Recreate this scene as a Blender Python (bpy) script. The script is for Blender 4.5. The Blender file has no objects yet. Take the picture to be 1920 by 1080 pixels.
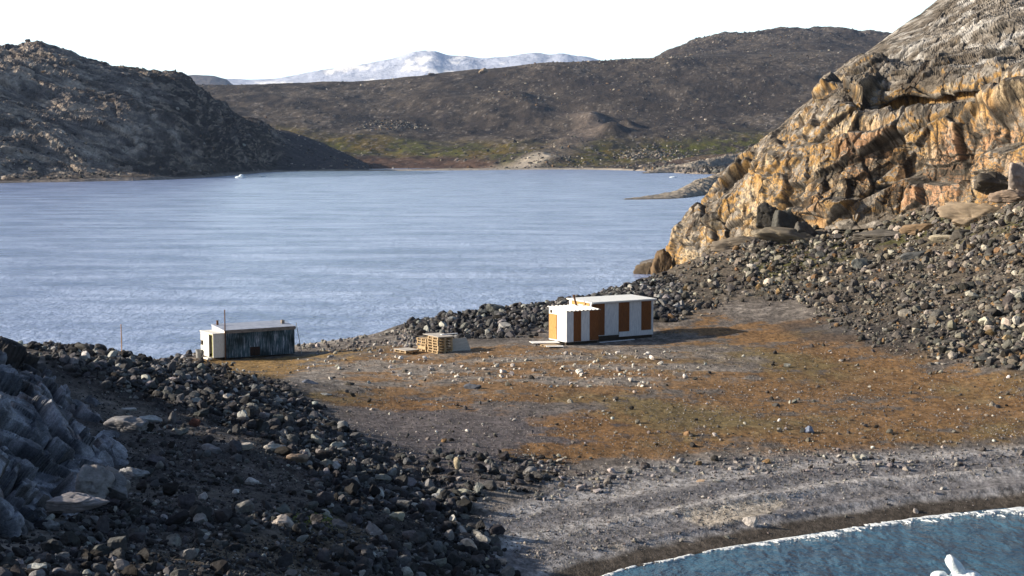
import bpy, bmesh, math
import numpy as np
from mathutils import Vector, Matrix

# ------------------------------------------------------------------ camera, sky, sun, exposure
SC = bpy.context.scene
COL = SC.collection
FPX, HZ, CAMZ = 3000.0, 288.0, 17.0
PITCH = math.atan((540 - HZ) / FPX)
cam = bpy.data.cameras.new('camera'); camo = bpy.data.objects.new('camera', cam); COL.objects.link(camo)
cam.sensor_width = 36; cam.lens = FPX / 1920 * 36
cam.clip_start = 0.5; cam.clip_end = 120000
camo.location = (0, 0, CAMZ); camo.rotation_euler = (math.pi / 2 - PITCH, 0, 0)
SC.camera = camo

SUN_EL, SUN_AZ = math.radians(20), math.radians(-91.5)      # azimuth from +Y, clockwise: sun at the left, a little behind the viewer
w = bpy.data.worlds.new("World"); SC.world = w; w.use_nodes = True
nt = w.node_tree; bg = nt.nodes['Background']
sky = nt.nodes.new('ShaderNodeTexSky'); sky.sky_type = 'NISHITA'; sky.sun_disc = False
sky.sun_elevation = SUN_EL; sky.sun_rotation = SUN_AZ
sky.air_density = 1.0; sky.dust_density = 1.6; sky.ozone_density = 1.2
# a bright veil of thin cloud low over the horizon, thinning upwards
tcw = nt.nodes.new('ShaderNodeTexCoord'); sx_ = nt.nodes.new('ShaderNodeSeparateXYZ'); nt.links.new(tcw.outputs['Generated'], sx_.inputs[0])
vr = nt.nodes.new('ShaderNodeValToRGB'); nt.links.new(sx_.outputs[2], vr.inputs[0])
e = vr.color_ramp.elements; e[0].position = 0.0; e[0].color = (1, 1, 1, 1); e[1].position = .26; e[1].color = (0, 0, 0, 1); q = e.new(.10); q.color = (.9, .9, .9, 1); q = e.new(.15); q.color = (.3, .3, .3, 1)
mpw = nt.nodes.new('ShaderNodeMapping'); mpw.inputs['Scale'].default_value = (1, 1, 5); nt.links.new(tcw.outputs['Generated'], mpw.inputs[0])
cn = nt.nodes.new('ShaderNodeTexNoise'); cn.inputs['Scale'].default_value = 4; cn.inputs['Detail'].default_value = 7; nt.links.new(mpw.outputs[0], cn.inputs['Vector'])
cr_w = nt.nodes.new('ShaderNodeMapRange'); cr_w.inputs[1].default_value = .35; cr_w.inputs[2].default_value = .6; cr_w.inputs[3].default_value = .86; cr_w.inputs[4].default_value = 1.0; nt.links.new(cn.outputs['Fac'], cr_w.inputs[0])
vm = nt.nodes.new('ShaderNodeMath'); vm.operation = 'MULTIPLY'; nt.links.new(vr.outputs[0], vm.inputs[0]); nt.links.new(cr_w.outputs[0], vm.inputs[1])
azr = nt.nodes.new('ShaderNodeMapRange'); azr.interpolation_type = 'SMOOTHSTEP'; azr.inputs[1].default_value = .0; azr.inputs[2].default_value = .8; nt.links.new(sx_.outputs[1], azr.inputs[0])
vm0 = vm; vm = nt.nodes.new('ShaderNodeMath'); vm.operation = 'MULTIPLY'; nt.links.new(vm0.outputs[0], vm.inputs[0]); nt.links.new(azr.outputs[0], vm.inputs[1])
mw = nt.nodes.new('ShaderNodeMix'); mw.data_type = 'RGBA'; nt.links.new(vm.outputs[0], mw.inputs[0]); nt.links.new(sky.outputs[0], mw.inputs[6]); mw.inputs[7].default_value = (14.6, 18.0, 18.0, 1)
nt.links.new(mw.outputs[2], bg.inputs[0]); bg.inputs[1].default_value = 0.06
sl = bpy.data.lights.new('sun', 'SUN'); sl.energy = 5.0; sl.angle = math.radians(0.5); sl.color = (1.0, 0.87, 0.68)
so = bpy.data.objects.new('sun', sl); COL.objects.link(so)
sd = Vector((math.sin(SUN_AZ) * math.cos(SUN_EL), math.cos(SUN_AZ) * math.cos(SUN_EL), math.sin(SUN_EL)))
so.rotation_euler = sd.to_track_quat('Z', 'Y').to_euler(); so.location = (-60, 0, 60)
SC.view_settings.view_transform = 'Standard'; SC.view_settings.look = 'None'
SC.view_settings.gamma = 1; SC.view_settings.exposure = 1.1
SC.render.engine = 'CYCLES'
SC.cycles.max_bounces = 5; SC.cycles.diffuse_bounces = 2; SC.cycles.glossy_bounces = 2; SC.cycles.volume_bounces = 0
SC.cycles.transparent_max_bounces = 4

# ------------------------------------------------------------------ pixel <-> world (layout helpers)
CT, ST = math.cos(PITCH), math.sin(PITCH)
def ray(px, py):
    u = (np.asarray(px, float) - 960) / FPX; v = (540 - np.asarray(py, float)) / FPX
    return u, CT + v * ST, -ST + v * CT
def P(px, py, Y):
    a, b, c = ray(px, py); s = Y / b
    return np.array([a * s, Y, CAMZ + c * s])
def G(px, py, z=0.0):
    a, b, c = ray(px, py); s = (z - CAMZ) / c
    return np.array([a * s, b * s, z])
def project(x, y, z):
    dz = z - CAMZ; f = y * CT - dz * ST; v = y * ST + dz * CT
    return 960 + FPX * x / f, 540 - FPX * v / f

# ------------------------------------------------------------------ noise
def _hash(ix, iy, iz, seed):
    h = (ix.astype(np.uint32) * np.uint32(374761393)) ^ (iy.astype(np.uint32) * np.uint32(668265263)) ^ (iz.astype(np.uint32) * np.uint32(2246822519)) ^ np.uint32(seed * 974711 + 77)
    h = (h ^ (h >> np.uint32(13))) * np.uint32(1274126177)
    h = (h ^ (h >> np.uint32(15))) * np.uint32(2246822519)
    return h ^ (h >> np.uint32(16))
def noise(x, y, z=None, seed=0):
    if z is None: z = np.zeros_like(x) + 0.37
    x, y, z = np.broadcast_arrays(x, y, z)
    fx, fy, fz = np.floor(x), np.floor(y), np.floor(z)
    ix, iy, iz = fx.astype(np.int64), fy.astype(np.int64), fz.astype(np.int64)
    x = (x - fx).astype(np.float32); y = (y - fy).astype(np.float32); z = (z - fz).astype(np.float32)
    s = lambda t: t * t * t * (t * (t * 6 - 15) + 10)
    ux, uy, uz = s(x), s(y), s(z)
    out = 0
    for i in (0, 1):
        for j in (0, 1):
            for k in (0, 1):
                h = _hash(ix + i, iy + j, iz + k, seed)
                gx = (h & np.uint32(1023)).astype(np.float32) / 511.5 - 1
                gy = ((h >> np.uint32(10)) & np.uint32(1023)).astype(np.float32) / 511.5 - 1
                gz = ((h >> np.uint32(20)) & np.uint32(1023)).astype(np.float32) / 511.5 - 1
                d = gx * (x - i) + gy * (y - j) + gz * (z - k)
                wt = (ux if i else 1 - ux) * (uy if j else 1 - uy) * (uz if k else 1 - uz)
                out = out + wt * d
    return out * 1.3
def fbm(x, y, z=None, o=4, seed=0, g=0.5):
    r = 0; a = 1; t = 0
    for i in range(o):
        r = r + a * noise(x * 2.03 ** i, y * 2.03 ** i, None if z is None else z * 2.03 ** i, seed + i * 7); t += a; a *= g
    return r / t * 1.5
def ridged(x, y, z=None, o=3, seed=0):
    r = 0; a = 1; t = 0
    for i in range(o):
        r = r + a * (1 - 2.2 * np.abs(noise(x * 2.1 ** i, y * 2.1 ** i, None if z is None else z * 2.1 ** i, seed + i * 5))); t += a; a *= 0.5
    return r / t
def voro(x, y, z, seed=0):
    """F1, F2 and a cell random, 3-D"""
    fx, fy, fz = np.floor(x), np.floor(y), np.floor(z)
    f1 = np.full(x.shape, 9., np.float32); f2 = f1.copy(); cid = np.zeros(x.shape, np.float32)
    for i in (-1, 0, 1):
        for j in (-1, 0, 1):
            for k in (-1, 0, 1):
                h = _hash((fx + i).astype(np.int64), (fy + j).astype(np.int64), (fz + k).astype(np.int64), seed)
                a = (h & np.uint32(1023)).astype(np.float32) / 1023; b = ((h >> np.uint32(10)) & np.uint32(1023)).astype(np.float32) / 1023
                c = ((h >> np.uint32(20)) & np.uint32(1023)).astype(np.float32) / 1023
                d = np.sqrt((fx + i + a - x) ** 2 + (fy + j + b - y) ** 2 + (fz + k + c - z) ** 2).astype(np.float32)
                m = d < f1
                f2 = np.where(m, f1, np.minimum(f2, d)); cid = np.where(m, ((h >> np.uint32(5)) & np.uint32(255)) / 255., cid); f1 = np.where(m, d, f1)
    return f1, f2, cid
def facets(x, y, z, seed=0):
    """cells with a random height and tilt each: jointed, angular rock"""
    fx, fy, fz = np.floor(x), np.floor(y), np.floor(z)
    f1 = np.full(x.shape, 9., np.float32); f2 = f1.copy(); v = np.zeros(x.shape, np.float32)
    for i in (-1, 0, 1):
        for j in (-1, 0, 1):
            for k in (-1, 0, 1):
                h = _hash((fx + i).astype(np.int64), (fy + j).astype(np.int64), (fz + k).astype(np.int64), seed)
                a = (h & np.uint32(1023)).astype(np.float32) / 1023; b = ((h >> np.uint32(10)) & np.uint32(1023)).astype(np.float32) / 1023
                c = ((h >> np.uint32(20)) & np.uint32(1023)).astype(np.float32) / 1023
                dx, dy, dz = fx + i + a - x, fy + j + b - y, fz + k + c - z
                d = np.sqrt(dx * dx + dy * dy + dz * dz).astype(np.float32); m = d < f1
                f2 = np.where(m, f1, np.minimum(f2, d)); f1 = np.where(m, d, f1)
                v = np.where(m, (a * 7.3 % 1 - .5) + 1.3 * (b * 5.1 % 1 - .5) * dx + 1.3 * (c * 9.7 % 1 - .5) * dy + 1.1 * (a * 3.7 % 1 - .5) * dz, v)
    return f1, f2, v
def ss(a, b, x):
    t = np.clip((x - a) / (b - a), 0, 1); return t * t * (3 - 2 * t)
def lerp(a, b, t): return a + (b - a) * t
def cmix(c, d, t):
    return c * (1 - t[..., None]) + np.asarray(d, np.float32) * t[..., None]
def poly_sd(px, py, poly):
    """signed distance to a polygon, positive inside"""
    poly = np.asarray(poly, float); d = np.full(px.shape, 1e9); ins = np.zeros(px.shape, bool)
    for (x0, y0), (x1, y1) in zip(poly, np.roll(poly, -1, 0)):
        ex, ey = x1 - x0, y1 - y0
        t = np.clip(((px - x0) * ex + (py - y0) * ey) / (ex * ex + ey * ey + 1e-9), 0, 1)
        d = np.minimum(d, (px - x0 - t * ex) ** 2 + (py - y0 - t * ey) ** 2)
        if y0 != y1:
            c = ((y0 > py) != (y1 > py)) & (px < (x1 - x0) * (py - y0) / (y1 - y0) + x0)
            ins ^= c
    d = np.sqrt(d)
    return np.where(ins, d, -d)
def seg_dist(x, y, pts):
    """distance to polyline, signed by side (positive = left of the walking direction), arc parameter"""
    best = np.full(x.shape, 1e9); sgn = np.ones(x.shape)
    for (x0, y0), (x1, y1) in zip(pts[:-1], pts[1:]):
        ex, ey = x1 - x0, y1 - y0
        t = np.clip(((x - x0) * ex + (y - y0) * ey) / (ex * ex + ey * ey), 0, 1)
        dx, dy = x - x0 - t * ex, y - y0 - t * ey
        d = dx * dx + dy * dy; m = d < best
        best = np.where(m, d, best); sgn = np.where(m, np.sign(ex * (y - y0) - ey * (x - x0)), sgn)
    return np.sqrt(best) * sgn

# ------------------------------------------------------------------ mesh and object helpers
def mk_mesh(name, V, F, col=None, smooth=True, mats=(), mi=None):
    V = np.ascontiguousarray(V, np.float32).reshape(-1, 3); F = np.ascontiguousarray(F, np.int32)
    k = F.shape[1]; me = bpy.data.meshes.new(name)
    me.vertices.add(len(V)); me.vertices.foreach_set('co', V.ravel())
    me.loops.add(F.size); me.loops.foreach_set('vertex_index', F.ravel())
    me.polygons.add(len(F)); me.polygons.foreach_set('loop_start', np.arange(0, F.size, k, dtype=np.int32))
    me.update(calc_edges=True)
    if smooth: me.polygons.foreach_set('use_smooth', np.ones(len(F), bool))
    else: me.polygons.foreach_set('use_smooth', np.zeros(len(F), bool))
    for m in mats: me.materials.append(m)
    if mi is not None: me.polygons.foreach_set('material_index', np.ascontiguousarray(mi, np.int32))
    if col is not None:
        a = me.attributes.new('col', 'FLOAT_COLOR', 'POINT')
        c = np.ones((len(V), 4), np.float32); c[:, :3] = np.asarray(col, np.float32).reshape(-1, 3); a.data.foreach_set('color', c.ravel())
    me.update(); return me
def grid_faces(nv, nu, flip=False):
    i = np.arange(nv * nu).reshape(nv, nu)
    q = np.stack([i[:-1, :-1], i[:-1, 1:], i[1:, 1:], i[1:, :-1]], -1).reshape(-1, 4)
    return q[:, ::-1] if flip else q
def link(name, me, parent=None, **props):
    o = bpy.data.objects.new(name, me); COL.objects.link(o)
    if parent is not None: o.parent = parent
    for k, v in props.items(): o[k] = v
    return o
def thing(name, label, cat, loc, rz=0.0, group=None):
    o = link(name, None, label=label, category=cat); o.location = loc; o.rotation_euler = (0, 0, rz); o.empty_display_size = .3
    if group: o['group'] = group
    return o
class MB:
    """collects boxes, tubes and prisms into one mesh"""
    def __init__(s): s.v = []; s.f = []; s.m = []
    def add(s, vs, fs, m=0):
        b = len(s.v); s.v += [tuple(v) for v in vs]; s.f += [tuple(b + i for i in f) for f in fs]; s.m += [m] * len(fs); return s
    def box(s, lo, hi, m=0, mat=None):
        x0, y0, z0 = lo; x1, y1, z1 = hi
        vs = [Vector(p) for p in ((x0, y0, z0), (x1, y0, z0), (x1, y1, z0), (x0, y1, z0), (x0, y0, z1), (x1, y0, z1), (x1, y1, z1), (x0, y1, z1))]
        if mat is not None: vs = [mat @ p for p in vs]
        return s.add(vs, [(3, 2, 1, 0), (4, 5, 6, 7), (0, 1, 5, 4), (1, 2, 6, 5), (2, 3, 7, 6), (3, 0, 4, 7)], m)
    def hexa(s, vs, m=0):
        return s.add(vs, [(3, 2, 1, 0), (4, 5, 6, 7), (0, 1, 5, 4), (1, 2, 6, 5), (2, 3, 7, 6), (3, 0, 4, 7)], m)
    def tube(s, a, b, r0, r1=None, n=10, m=0):
        r1 = r0 if r1 is None else r1; a = Vector(a); b = Vector(b); d = (b - a).normalized()
        u = d.orthogonal().normalized(); v = d.cross(u)
        vs = [a + (u * math.cos(t) + v * math.sin(t)) * r0 for t in [2 * math.pi * i / n for i in range(n)]]
        vs += [b + (u * math.cos(t) + v * math.sin(t)) * r1 for t in [2 * math.pi * i / n for i in range(n)]]
        fs = [(i, (i + 1) % n, n + (i + 1) % n, n + i) for i in range(n)] + [tuple(range(n))[::-1], tuple(range(n, 2 * n))]
        return s.add(vs, fs, m)
    def build(s, name, mats, parent=None, **props):
        me = bpy.data.meshes.new(name); me.from_pydata(s.v, [], s.f)
        for m in (mats if isinstance(mats, (list, tuple)) else [mats]): me.materials.append(m)
        me.polygons.foreach_set('material_index', s.m); me.update()
        return link(name, me, parent, **props)
def copy_tree(o, parent=None):
    c = o.copy(); COL.objects.link(c)
    if parent is not None: c.parent = parent
    for ch in list(o.children): copy_tree(ch, c)
    return c

# ------------------------------------------------------------------ materials
def base_mat(name, rough=0.85, spec=0.25):
    m = bpy.data.materials.new(name); m.use_nodes = True; n = m.node_tree; b = n.nodes['Principled BSDF']
    b.inputs['Roughness'].default_value = rough; b.inputs['Specular IOR Level'].default_value = spec
    return m, n, b
def N(n, t, **kw):
    x = n.nodes.new(t)
    for k, v in kw.items():
        if k in x.inputs: x.inputs[k].default_value = v
        else: setattr(x, k, v)
    return x
def noise_node(n, scale, detail=4, rough=0.55, vec=None, stretch=None, obj=False):
    tc = N(n, 'ShaderNodeTexCoord'); src = tc.outputs['Object']
    if stretch:
        mp = N(n, 'ShaderNodeMapping'); mp.inputs['Scale'].default_value = stretch; n.links.new(src, mp.inputs[0]); src = mp.outputs[0]
    x = N(n, 'ShaderNodeTexNoise', Scale=scale, Detail=detail, Roughness=rough); n.links.new(src, x.inputs['Vector']); return x
def ramp(n, fac, stops):
    r = N(n, 'ShaderNodeValToRGB'); n.links.new(fac, r.inputs[0]); e = r.color_ramp.elements
    while len(e) < len(stops): e.new(0.5)
    for q, (p, c) in zip(e, stops): q.position = p; q.color = (*c, 1) if len(c) == 3 else c
    return r
def vcol_mat(name, fine=((3.0, .35),), bump=((4.0, 0.05),), rough=0.9, spec=0.15, attr='col', stones=None):
    """albedo from the mesh's own colour attribute, broken up by noise; bump from noise"""
    m, n, b = base_mat(name, rough, spec)
    at = N(n, 'ShaderNodeAttribute', attribute_name=attr); c = at.outputs['Color']
    for sc, amt in fine:
        nz = noise_node(n, sc, 5, .65)
        r = ramp(n, nz.outputs['Fac'], [(0.28, (1 - amt,) * 3), (0.72, (1 + amt,) * 3)])
        mx = N(n, 'ShaderNodeMix', data_type='RGBA', blend_type='MULTIPLY'); mx.inputs[0].default_value = 1
        n.links.new(c, mx.inputs[6]); n.links.new(r.outputs[0], mx.inputs[7]); c = mx.outputs[2]
        r.color_ramp.interpolation = 'LINEAR'
    n.links.new(c, b.inputs['Base Color'])
    prev = None
    for sc, dist in bump:
        nz = noise_node(n, sc, 6, .6)
        bp = N(n, 'ShaderNodeBump', Strength=1.0, Distance=dist); n.links.new(nz.outputs['Fac'], bp.inputs['Height'])
        if prev: n.links.new(prev, bp.inputs['Normal'])
        prev = bp.outputs[0]
    if stones:
        sc, dist = stones
        tc = N(n, 'ShaderNodeTexCoord'); vo = N(n, 'ShaderNodeTexVoronoi', Scale=sc); n.links.new(tc.outputs['Object'], vo.inputs['Vector'])
        inv = N(n, 'ShaderNodeMath', operation='SUBTRACT'); inv.inputs[0].default_value = 1; n.links.new(vo.outputs['Distance'], inv.inputs[1])
        bp = N(n, 'ShaderNodeBump', Strength=1.0, Distance=dist); n.links.new(inv.outputs[0], bp.inputs['Height']); n.links.new(prev, bp.inputs['Normal']); prev = bp.outputs[0]
    if prev: n.links.new(prev, b.inputs['Normal'])
    return m
def paint_mat(name, c0, c1, scale=6, stretch=None, rough=0.7, bump=0.0, spec=0.3, lo=.35, hi=.65):
    m, n, b = base_mat(name, rough, spec)
    nz = noise_node(n, scale, 6, .65, stretch=stretch); r = ramp(n, nz.outputs['Fac'], [(lo, c0), (hi, c1)])
    n.links.new(r.outputs[0], b.inputs['Base Color'])
    if bump:
        bp = N(n, 'ShaderNodeBump', Strength=1.0, Distance=bump); n.links.new(nz.outputs['Fac'], bp.inputs['Height']); n.links.new(bp.outputs[0], b.inputs['Normal'])
    return m

# ------------------------------------------------------------------ near terrain: heights
CP = """430,675,1.2 430,700,1.6 560,690,1.5 700,680,1.7 900,680,2.0 1100,660,2.3 1230,640,2.4 820,655,2.0 1000,640,2.3 1300,640,2.25 1400,620,2.55
1000,700,1.9 1200,700,2.0 1500,700,2.0 1800,690,2.4 700,760,1.6 1000,760,1.6 1400,760,1.6 1900,760,1.8 850,820,1.5 1100,830,1.3 1500,830,1.3 1900,830,1.3
1000,880,1.2 1200,880,1.05 1500,865,1.0 1900,850,1.0 1000,950,.95 1100,1020,.45 1400,960,.55 1700,920,.5 1920,905,.5 950,1060,.55 1250,960,.65
900,620,1.8 760,640,1.2 1000,600,2.2 1150,590,2.6 1250,590,2.8 1300,570,3.2 900,590,1.5 1000,575,1.5 1100,560,1.6 1200,535,1.8 650,655,1.0 560,662,1.2 820,610,1.2
1900,680,3.0 1600,620,3.2 1900,600,4.8 1700,600,4.0 1500,600,3.1 1920,500,7.5 1700,500,6 1500,500,4.8 1350,520,3.4 1300,500,2.8 1800,450,8 1600,440,7.4
1400,460,6 1450,440,6.6 1550,415,8.7 1700,400,10 1920,370,12.5 2300,350,14 2300,600,5.5 2300,800,2 2300,500,9
150,650,4.9 250,665,4.3 350,690,3.6 450,705,3.0 540,740,2.3 620,790,2.0 100,670,6 300,740,4.6 450,760,3.8 550,800,3.0 650,850,2.15 750,900,1.75 820,960,1.35
880,1040,.9 800,860,1.7 900,900,1.5 900,980,.95 300,800,4.6 420,820,4.3 400,880,4.0 300,900,4.3 500,900,3.5 620,960,3.0 450,960,4.6 300,980,5.0 200,900,4.8
150,1000,5.4 250,1070,6.0 450,1070,5.2 600,1060,3.8 750,1060,2.4 850,1100,1.2 0,1200,7 500,1300,7 900,1300,5"""
SHORE_COVE = [G(px, py)[:2] for px, py in ((960, 1290), (1010, 1150), (1130, 1080), (1250, 1051), (1400, 1021), (1500, 1004), (1620, 986), (1760, 966), (1920, 951), (2200, 926), (2700, 890))]
SHORE_BAY = [(-75., 118.), (-48., 121.), (-36., 128.)] + [tuple(G(px, py)[:2]) for px, py in ((300, 673), (370, 661), (450, 656), (560, 646), (640, 636), (700, 626), (740, 612), (800, 597), (1000, 571), (1100, 560), (1200, 530), (1240, 514))] + [(21., 236.), (24., 262.), (40., 300.)]
cps = []
for t in CP.split():
    a, b, c = map(float, t.split(',')); cps.append(G(a, b, c))
for p in ((-30, 60, 7.2), (-30, 45, 8.5), (-32, 75, 6.5), (-45, 50, 9.5), (-60, 60, 9), (-28, 88, 5.5), (-45, 90, 5.5), (-22, 25, 10.5), (0, 12, 11), (-40, 30, 12), (20, 55, -4), (30, 62, -5), (40, 72, -5), (55, 84, -4), (25, 40, -6), (50, 60, -8), (75, 80, -6), (-36, 112, 2.2), (-50, 110, 2.5),
          (40, 235, 9), (60, 225, 13), (80, 200, 16), (30, 215, 5), (80, 260, 10), (50, 290, 3), (8, 28, 4), (18, 30, -2), (-70, 90, 8), (-80, 60, 12)): cps.append(np.array(p, float))
def offs(pts, side, d, z, skip=1):
    out = []
    for i in range(0, len(pts), skip):
        a = np.array(pts[max(0, i - 1)]); b = np.array(pts[min(len(pts) - 1, i + 1)]); t = (b - a) / np.linalg.norm(b - a)
        n = np.array([-t[1], t[0]]) * side; q = np.array(pts[i]) + n * d; out.append(np.array([q[0], q[1], z]))
    return out
cps += [np.array([p[0], p[1], 0.]) for p in SHORE_COVE] + [np.array([p[0], p[1], 0.]) for p in SHORE_BAY]
cps += offs(SHORE_COVE, -1, 5, -0.9) + offs(SHORE_COVE, -1, 25, -4, 2) + offs(SHORE_BAY, 1, 8, -1.2) + offs(SHORE_BAY, 1, 40, -6, 2)
cps = np.array(cps); CX, CY, CZ = cps.T
def _phi(dx, dy): return -np.sqrt(dx * dx + dy * dy + 9.0)
_A = _phi(CX[:, None] - CX[None], CY[:, None] - CY[None]) - 0.02 * np.eye(len(CX))
_M = np.block([[_A, np.ones((len(CX), 1))], [np.ones((1, len(CX))), np.zeros((1, 1))]])
_W = np.linalg.solve(_M, np.append(CZ, 0.))
def h_base(x, y):
    x = np.asarray(x, float); y = np.asarray(y, float); sh = x.shape; x = x.ravel(); y = y.ravel(); out = np.empty(len(x))
    for i in range(0, len(x), 60000):
        out[i:i + 60000] = _phi(x[i:i + 60000, None] - CX, y[i:i + 60000, None] - CY) @ _W[:-1] + _W[-1]
    return out.reshape(sh)
# regions, in the photograph's pixels, used to find places on the ground
R_MOR = [(60, 660), (150, 640), (270, 655), (430, 695), (560, 742), (650, 815), (760, 850), (880, 930), (975, 1085), (560, 1085), (520, 1000), (600, 930), (520, 850), (400, 800), (300, 780), (200, 740), (100, 700)]
R_SLOPE = [(1195, 505), (1300, 480), (1420, 455), (1700, 410), (1930, 370), (2500, 330), (2500, 760), (1920, 690), (1800, 668), (1650, 645), (1600, 600), (1500, 560), (1380, 560), (1280, 600), (1230, 600)]
R_SHOREROCK = [(735, 612), (800, 585), (1000, 552), (1120, 545), (1210, 512), (1280, 560), (1250, 606), (1040, 612), (930, 640), (880, 640), (800, 632)]
R_HOLLOW = [(100, 720), (300, 790), (560, 850), (640, 940), (520, 1000), (560, 1085), (60, 1085), (200, 900)]
FLATS = []     # (x, y, z, r): levelled spots under the buildings
def height(x, y, detail=True):
    z = h_base(x, y)
    px, py = project(x, y, z)
    mor = ss(-25, 25, poly_sd(px, py, R_MOR)); slo = ss(-25, 25, poly_sd(px, py, R_SLOPE)); shr = ss(-8, 12, poly_sd(px, py, R_SHOREROCK))
    rub = np.clip(mor + slo * .8 + shr * .7, 0, 1)
    shore = np.clip(np.abs(z) / 0.6, 0, 1)
    z = z + fbm(x / 7, y / 7, o=3, seed=3) * (0.10 + 0.36 * rub) * shore
    if detail:
        z = z + fbm(x / 1.3, y / 1.3, o=4, seed=5) * (0.05 + 0.22 * rub) * shore
        s = seg_dist(x, y, SHORE_COVE)      # beach ridges left by the waves
        wob = 0.5 * noise(x / 9, y / 9, seed=8) + .15 * noise(x / 1.5, y / 1.5, seed=9)
        for c, wd, a in ((2.3, .35, .13), (4.6, .5, .16), (7.2, .7, .12)):
            z = z + a * np.exp(-((s + wob - c) / wd) ** 2) * ss(1.5, 8, x)
    for fx, fy, fz, fr in FLATS:
        t = ss(fr, fr * .6, np.hypot(x - fx, y - fy)); z = lerp(z, fz, t)
    return z
def ground_at(px, py, z0=2.0):
    """where the line of sight through a pixel meets the ground"""
    px = np.atleast_1d(np.asarray(px, float)); py = np.atleast_1d(np.asarray(py, float))
    a, b, c = ray(px, py); hh = np.hypot(a, b); sl = c / hh; ja = np.clip(np.searchsorted(az, np.arctan2(a, b)), 0, len(az) - 1)
    R2 = rr[40::2]; r = np.zeros(len(px)); ok = np.zeros(len(px), bool)
    for i in range(0, len(px), 20000):
        k = slice(i, i + 20000); d = CAMZ + R2[:, None] * sl[k][None] - TZ[40::2][:, ja[k]]; below = d < 0
        f = below.argmax(0); hit = below.any(0) & (f > 0); f = np.maximum(f, 1); n_ = np.arange(len(f)); d0, d1 = d[f - 1, n_], d[f, n_]
        t = d0 / (d0 - d1 + 1e-9); r[k] = R2[f - 1] + (R2[f] - R2[f - 1]) * np.clip(t, 0, 1); ok[k] = hit
    x, y = a / hh * r, b / hh * r; return x, y, height(x, y), ok

HUT_ROT = math.radians(32)
def hutloc(px, py, z, fr_c, r):
    p = G(px, py, z); c, s = math.cos(HUT_ROT), math.sin(HUT_ROT)
    q = (p[0] + c * fr_c[0] - s * fr_c[1], p[1] + s * fr_c[0] + c * fr_c[1]); FLATS.append((q[0], q[1], z - .12, r)); return p
HB = hutloc(1062, 645, 2.2, (4.4, 1.8), 8.5)
HA = hutloc(400, 673.5, 1.15, (3.6, 1.3), 7.0)

# ------------------------------------------------------------------ near terrain: mesh and colour
az = np.concatenate([np.linspace(-62, -20, 90)[:-1], np.linspace(-20, 20, 1150), np.linspace(20, 34, 50)[1:]]) * math.pi / 180
rr = np.concatenate([np.geomspace(10, 36, 40)[:-1], np.geomspace(36, 80, 420)[:-1], np.geomspace(80, 240, 420)[:-1], np.geomspace(240, 330, 25)])
RR, AZ = np.meshgrid(rr, az, indexing='ij')
TX, TY = RR * np.sin(AZ), RR * np.cos(AZ)
TZ = height(TX, TY)
px, py = project(TX, TY, TZ)
def pm(poly, soft=25): return ss(-soft, soft, poly_sd(px, py, poly) + soft * .9 * fbm(TX / 3.5, TY / 5, o=3, seed=31))
n1 = fbm(TX / 7.0, TY / 3.2, o=5, seed=11, g=.6); n2 = fbm(TX / .9, TY / 1.4, o=4, seed=12, g=.65); n3 = fbm(TX / .25, TY / .35, o=2, seed=14); n4 = fbm(TX / 14, TY / 16, o=3, seed=17)
gravel = cmix(np.broadcast_to(np.array((.112, .098, .090), np.float32), TX.shape + (3,)).copy(), (.215, .192, .175), ss(-.25, .55, n1 * .6 + n2 * .6))
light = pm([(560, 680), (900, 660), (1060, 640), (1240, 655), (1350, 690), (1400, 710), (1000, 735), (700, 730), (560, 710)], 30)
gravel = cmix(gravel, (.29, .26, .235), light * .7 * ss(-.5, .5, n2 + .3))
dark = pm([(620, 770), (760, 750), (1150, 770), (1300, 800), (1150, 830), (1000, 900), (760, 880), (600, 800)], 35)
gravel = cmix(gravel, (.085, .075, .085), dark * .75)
moss = np.zeros(TX.shape)
for poly, wgt, s in (([(330, 672), (560, 665), (760, 648), (800, 660), (640, 685), (560, 700), (440, 715), (380, 700)], 1.0, 12), ([(940, 640), (1040, 625), (1060, 660), (860, 690), (700, 690), (720, 665)], .8, 22), ([(560, 690), (900, 655), (1060, 645), (1240, 650), (1440, 690), (1300, 730), (700, 730)], .66, 30),
                     ([(1230, 610), (1400, 585), (1550, 610), (1650, 650), (1800, 670), (1940, 690), (2500, 740), (2500, 850), (1500, 850), (1150, 870), (1020, 890), (950, 850), (1000, 800), (1150, 760), (1260, 720), (1420, 690), (1440, 660), (1240, 640)], 1.0, 42),
                     ([(520, 735), (700, 722), (860, 705), (980, 690), (1150, 725), (1300, 735), (1300, 790), (1100, 760), (900, 770), (760, 790), (700, 770), (600, 760)], .95, 26),
                     ([(120, 670), (220, 690), (300, 720), (200, 730), (100, 690)], .55, 15), ([(480, 960), (620, 950), (700, 990), (560, 1010), (460, 1085), (250, 1085), (400, 1000)], .35, 25)):
    moss = np.maximum(moss, wgt * pm(poly, s))
mossn = ss(-.22, .30, n1 * 1.25 + n2 * .8 + n4 * .4 + (moss - .60) * 1.2) * ss(.1, .6, moss) * .85
mosscol = cmix(cmix(np.broadcast_to(np.array((.175, .090, .026), np.float32), TX.shape + (3,)).copy(), (.125, .090, .030), ss(.0, .5, n4 + .3 * n2)), (.09, .045, .015), ss(.1, .6, -n2) * .7)
mosscol = cmix(mosscol, (.26, .165, .05), pm([(330, 672), (700, 655), (560, 700), (440, 715)], 15) * .7)
colr = gravel * (1 - mossn[..., None] * .93) + mosscol * (mossn[..., None] * .93)
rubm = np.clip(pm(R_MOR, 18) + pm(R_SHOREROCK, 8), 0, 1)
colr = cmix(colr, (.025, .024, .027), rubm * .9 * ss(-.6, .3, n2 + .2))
hol = pm(R_HOLLOW, 30); colr = cmix(colr, (.035, .033, .038), hol * .85 * ss(-.7, .3, n1 + .1))  # deep shade of the hollow darkened into the ground colour
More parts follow.
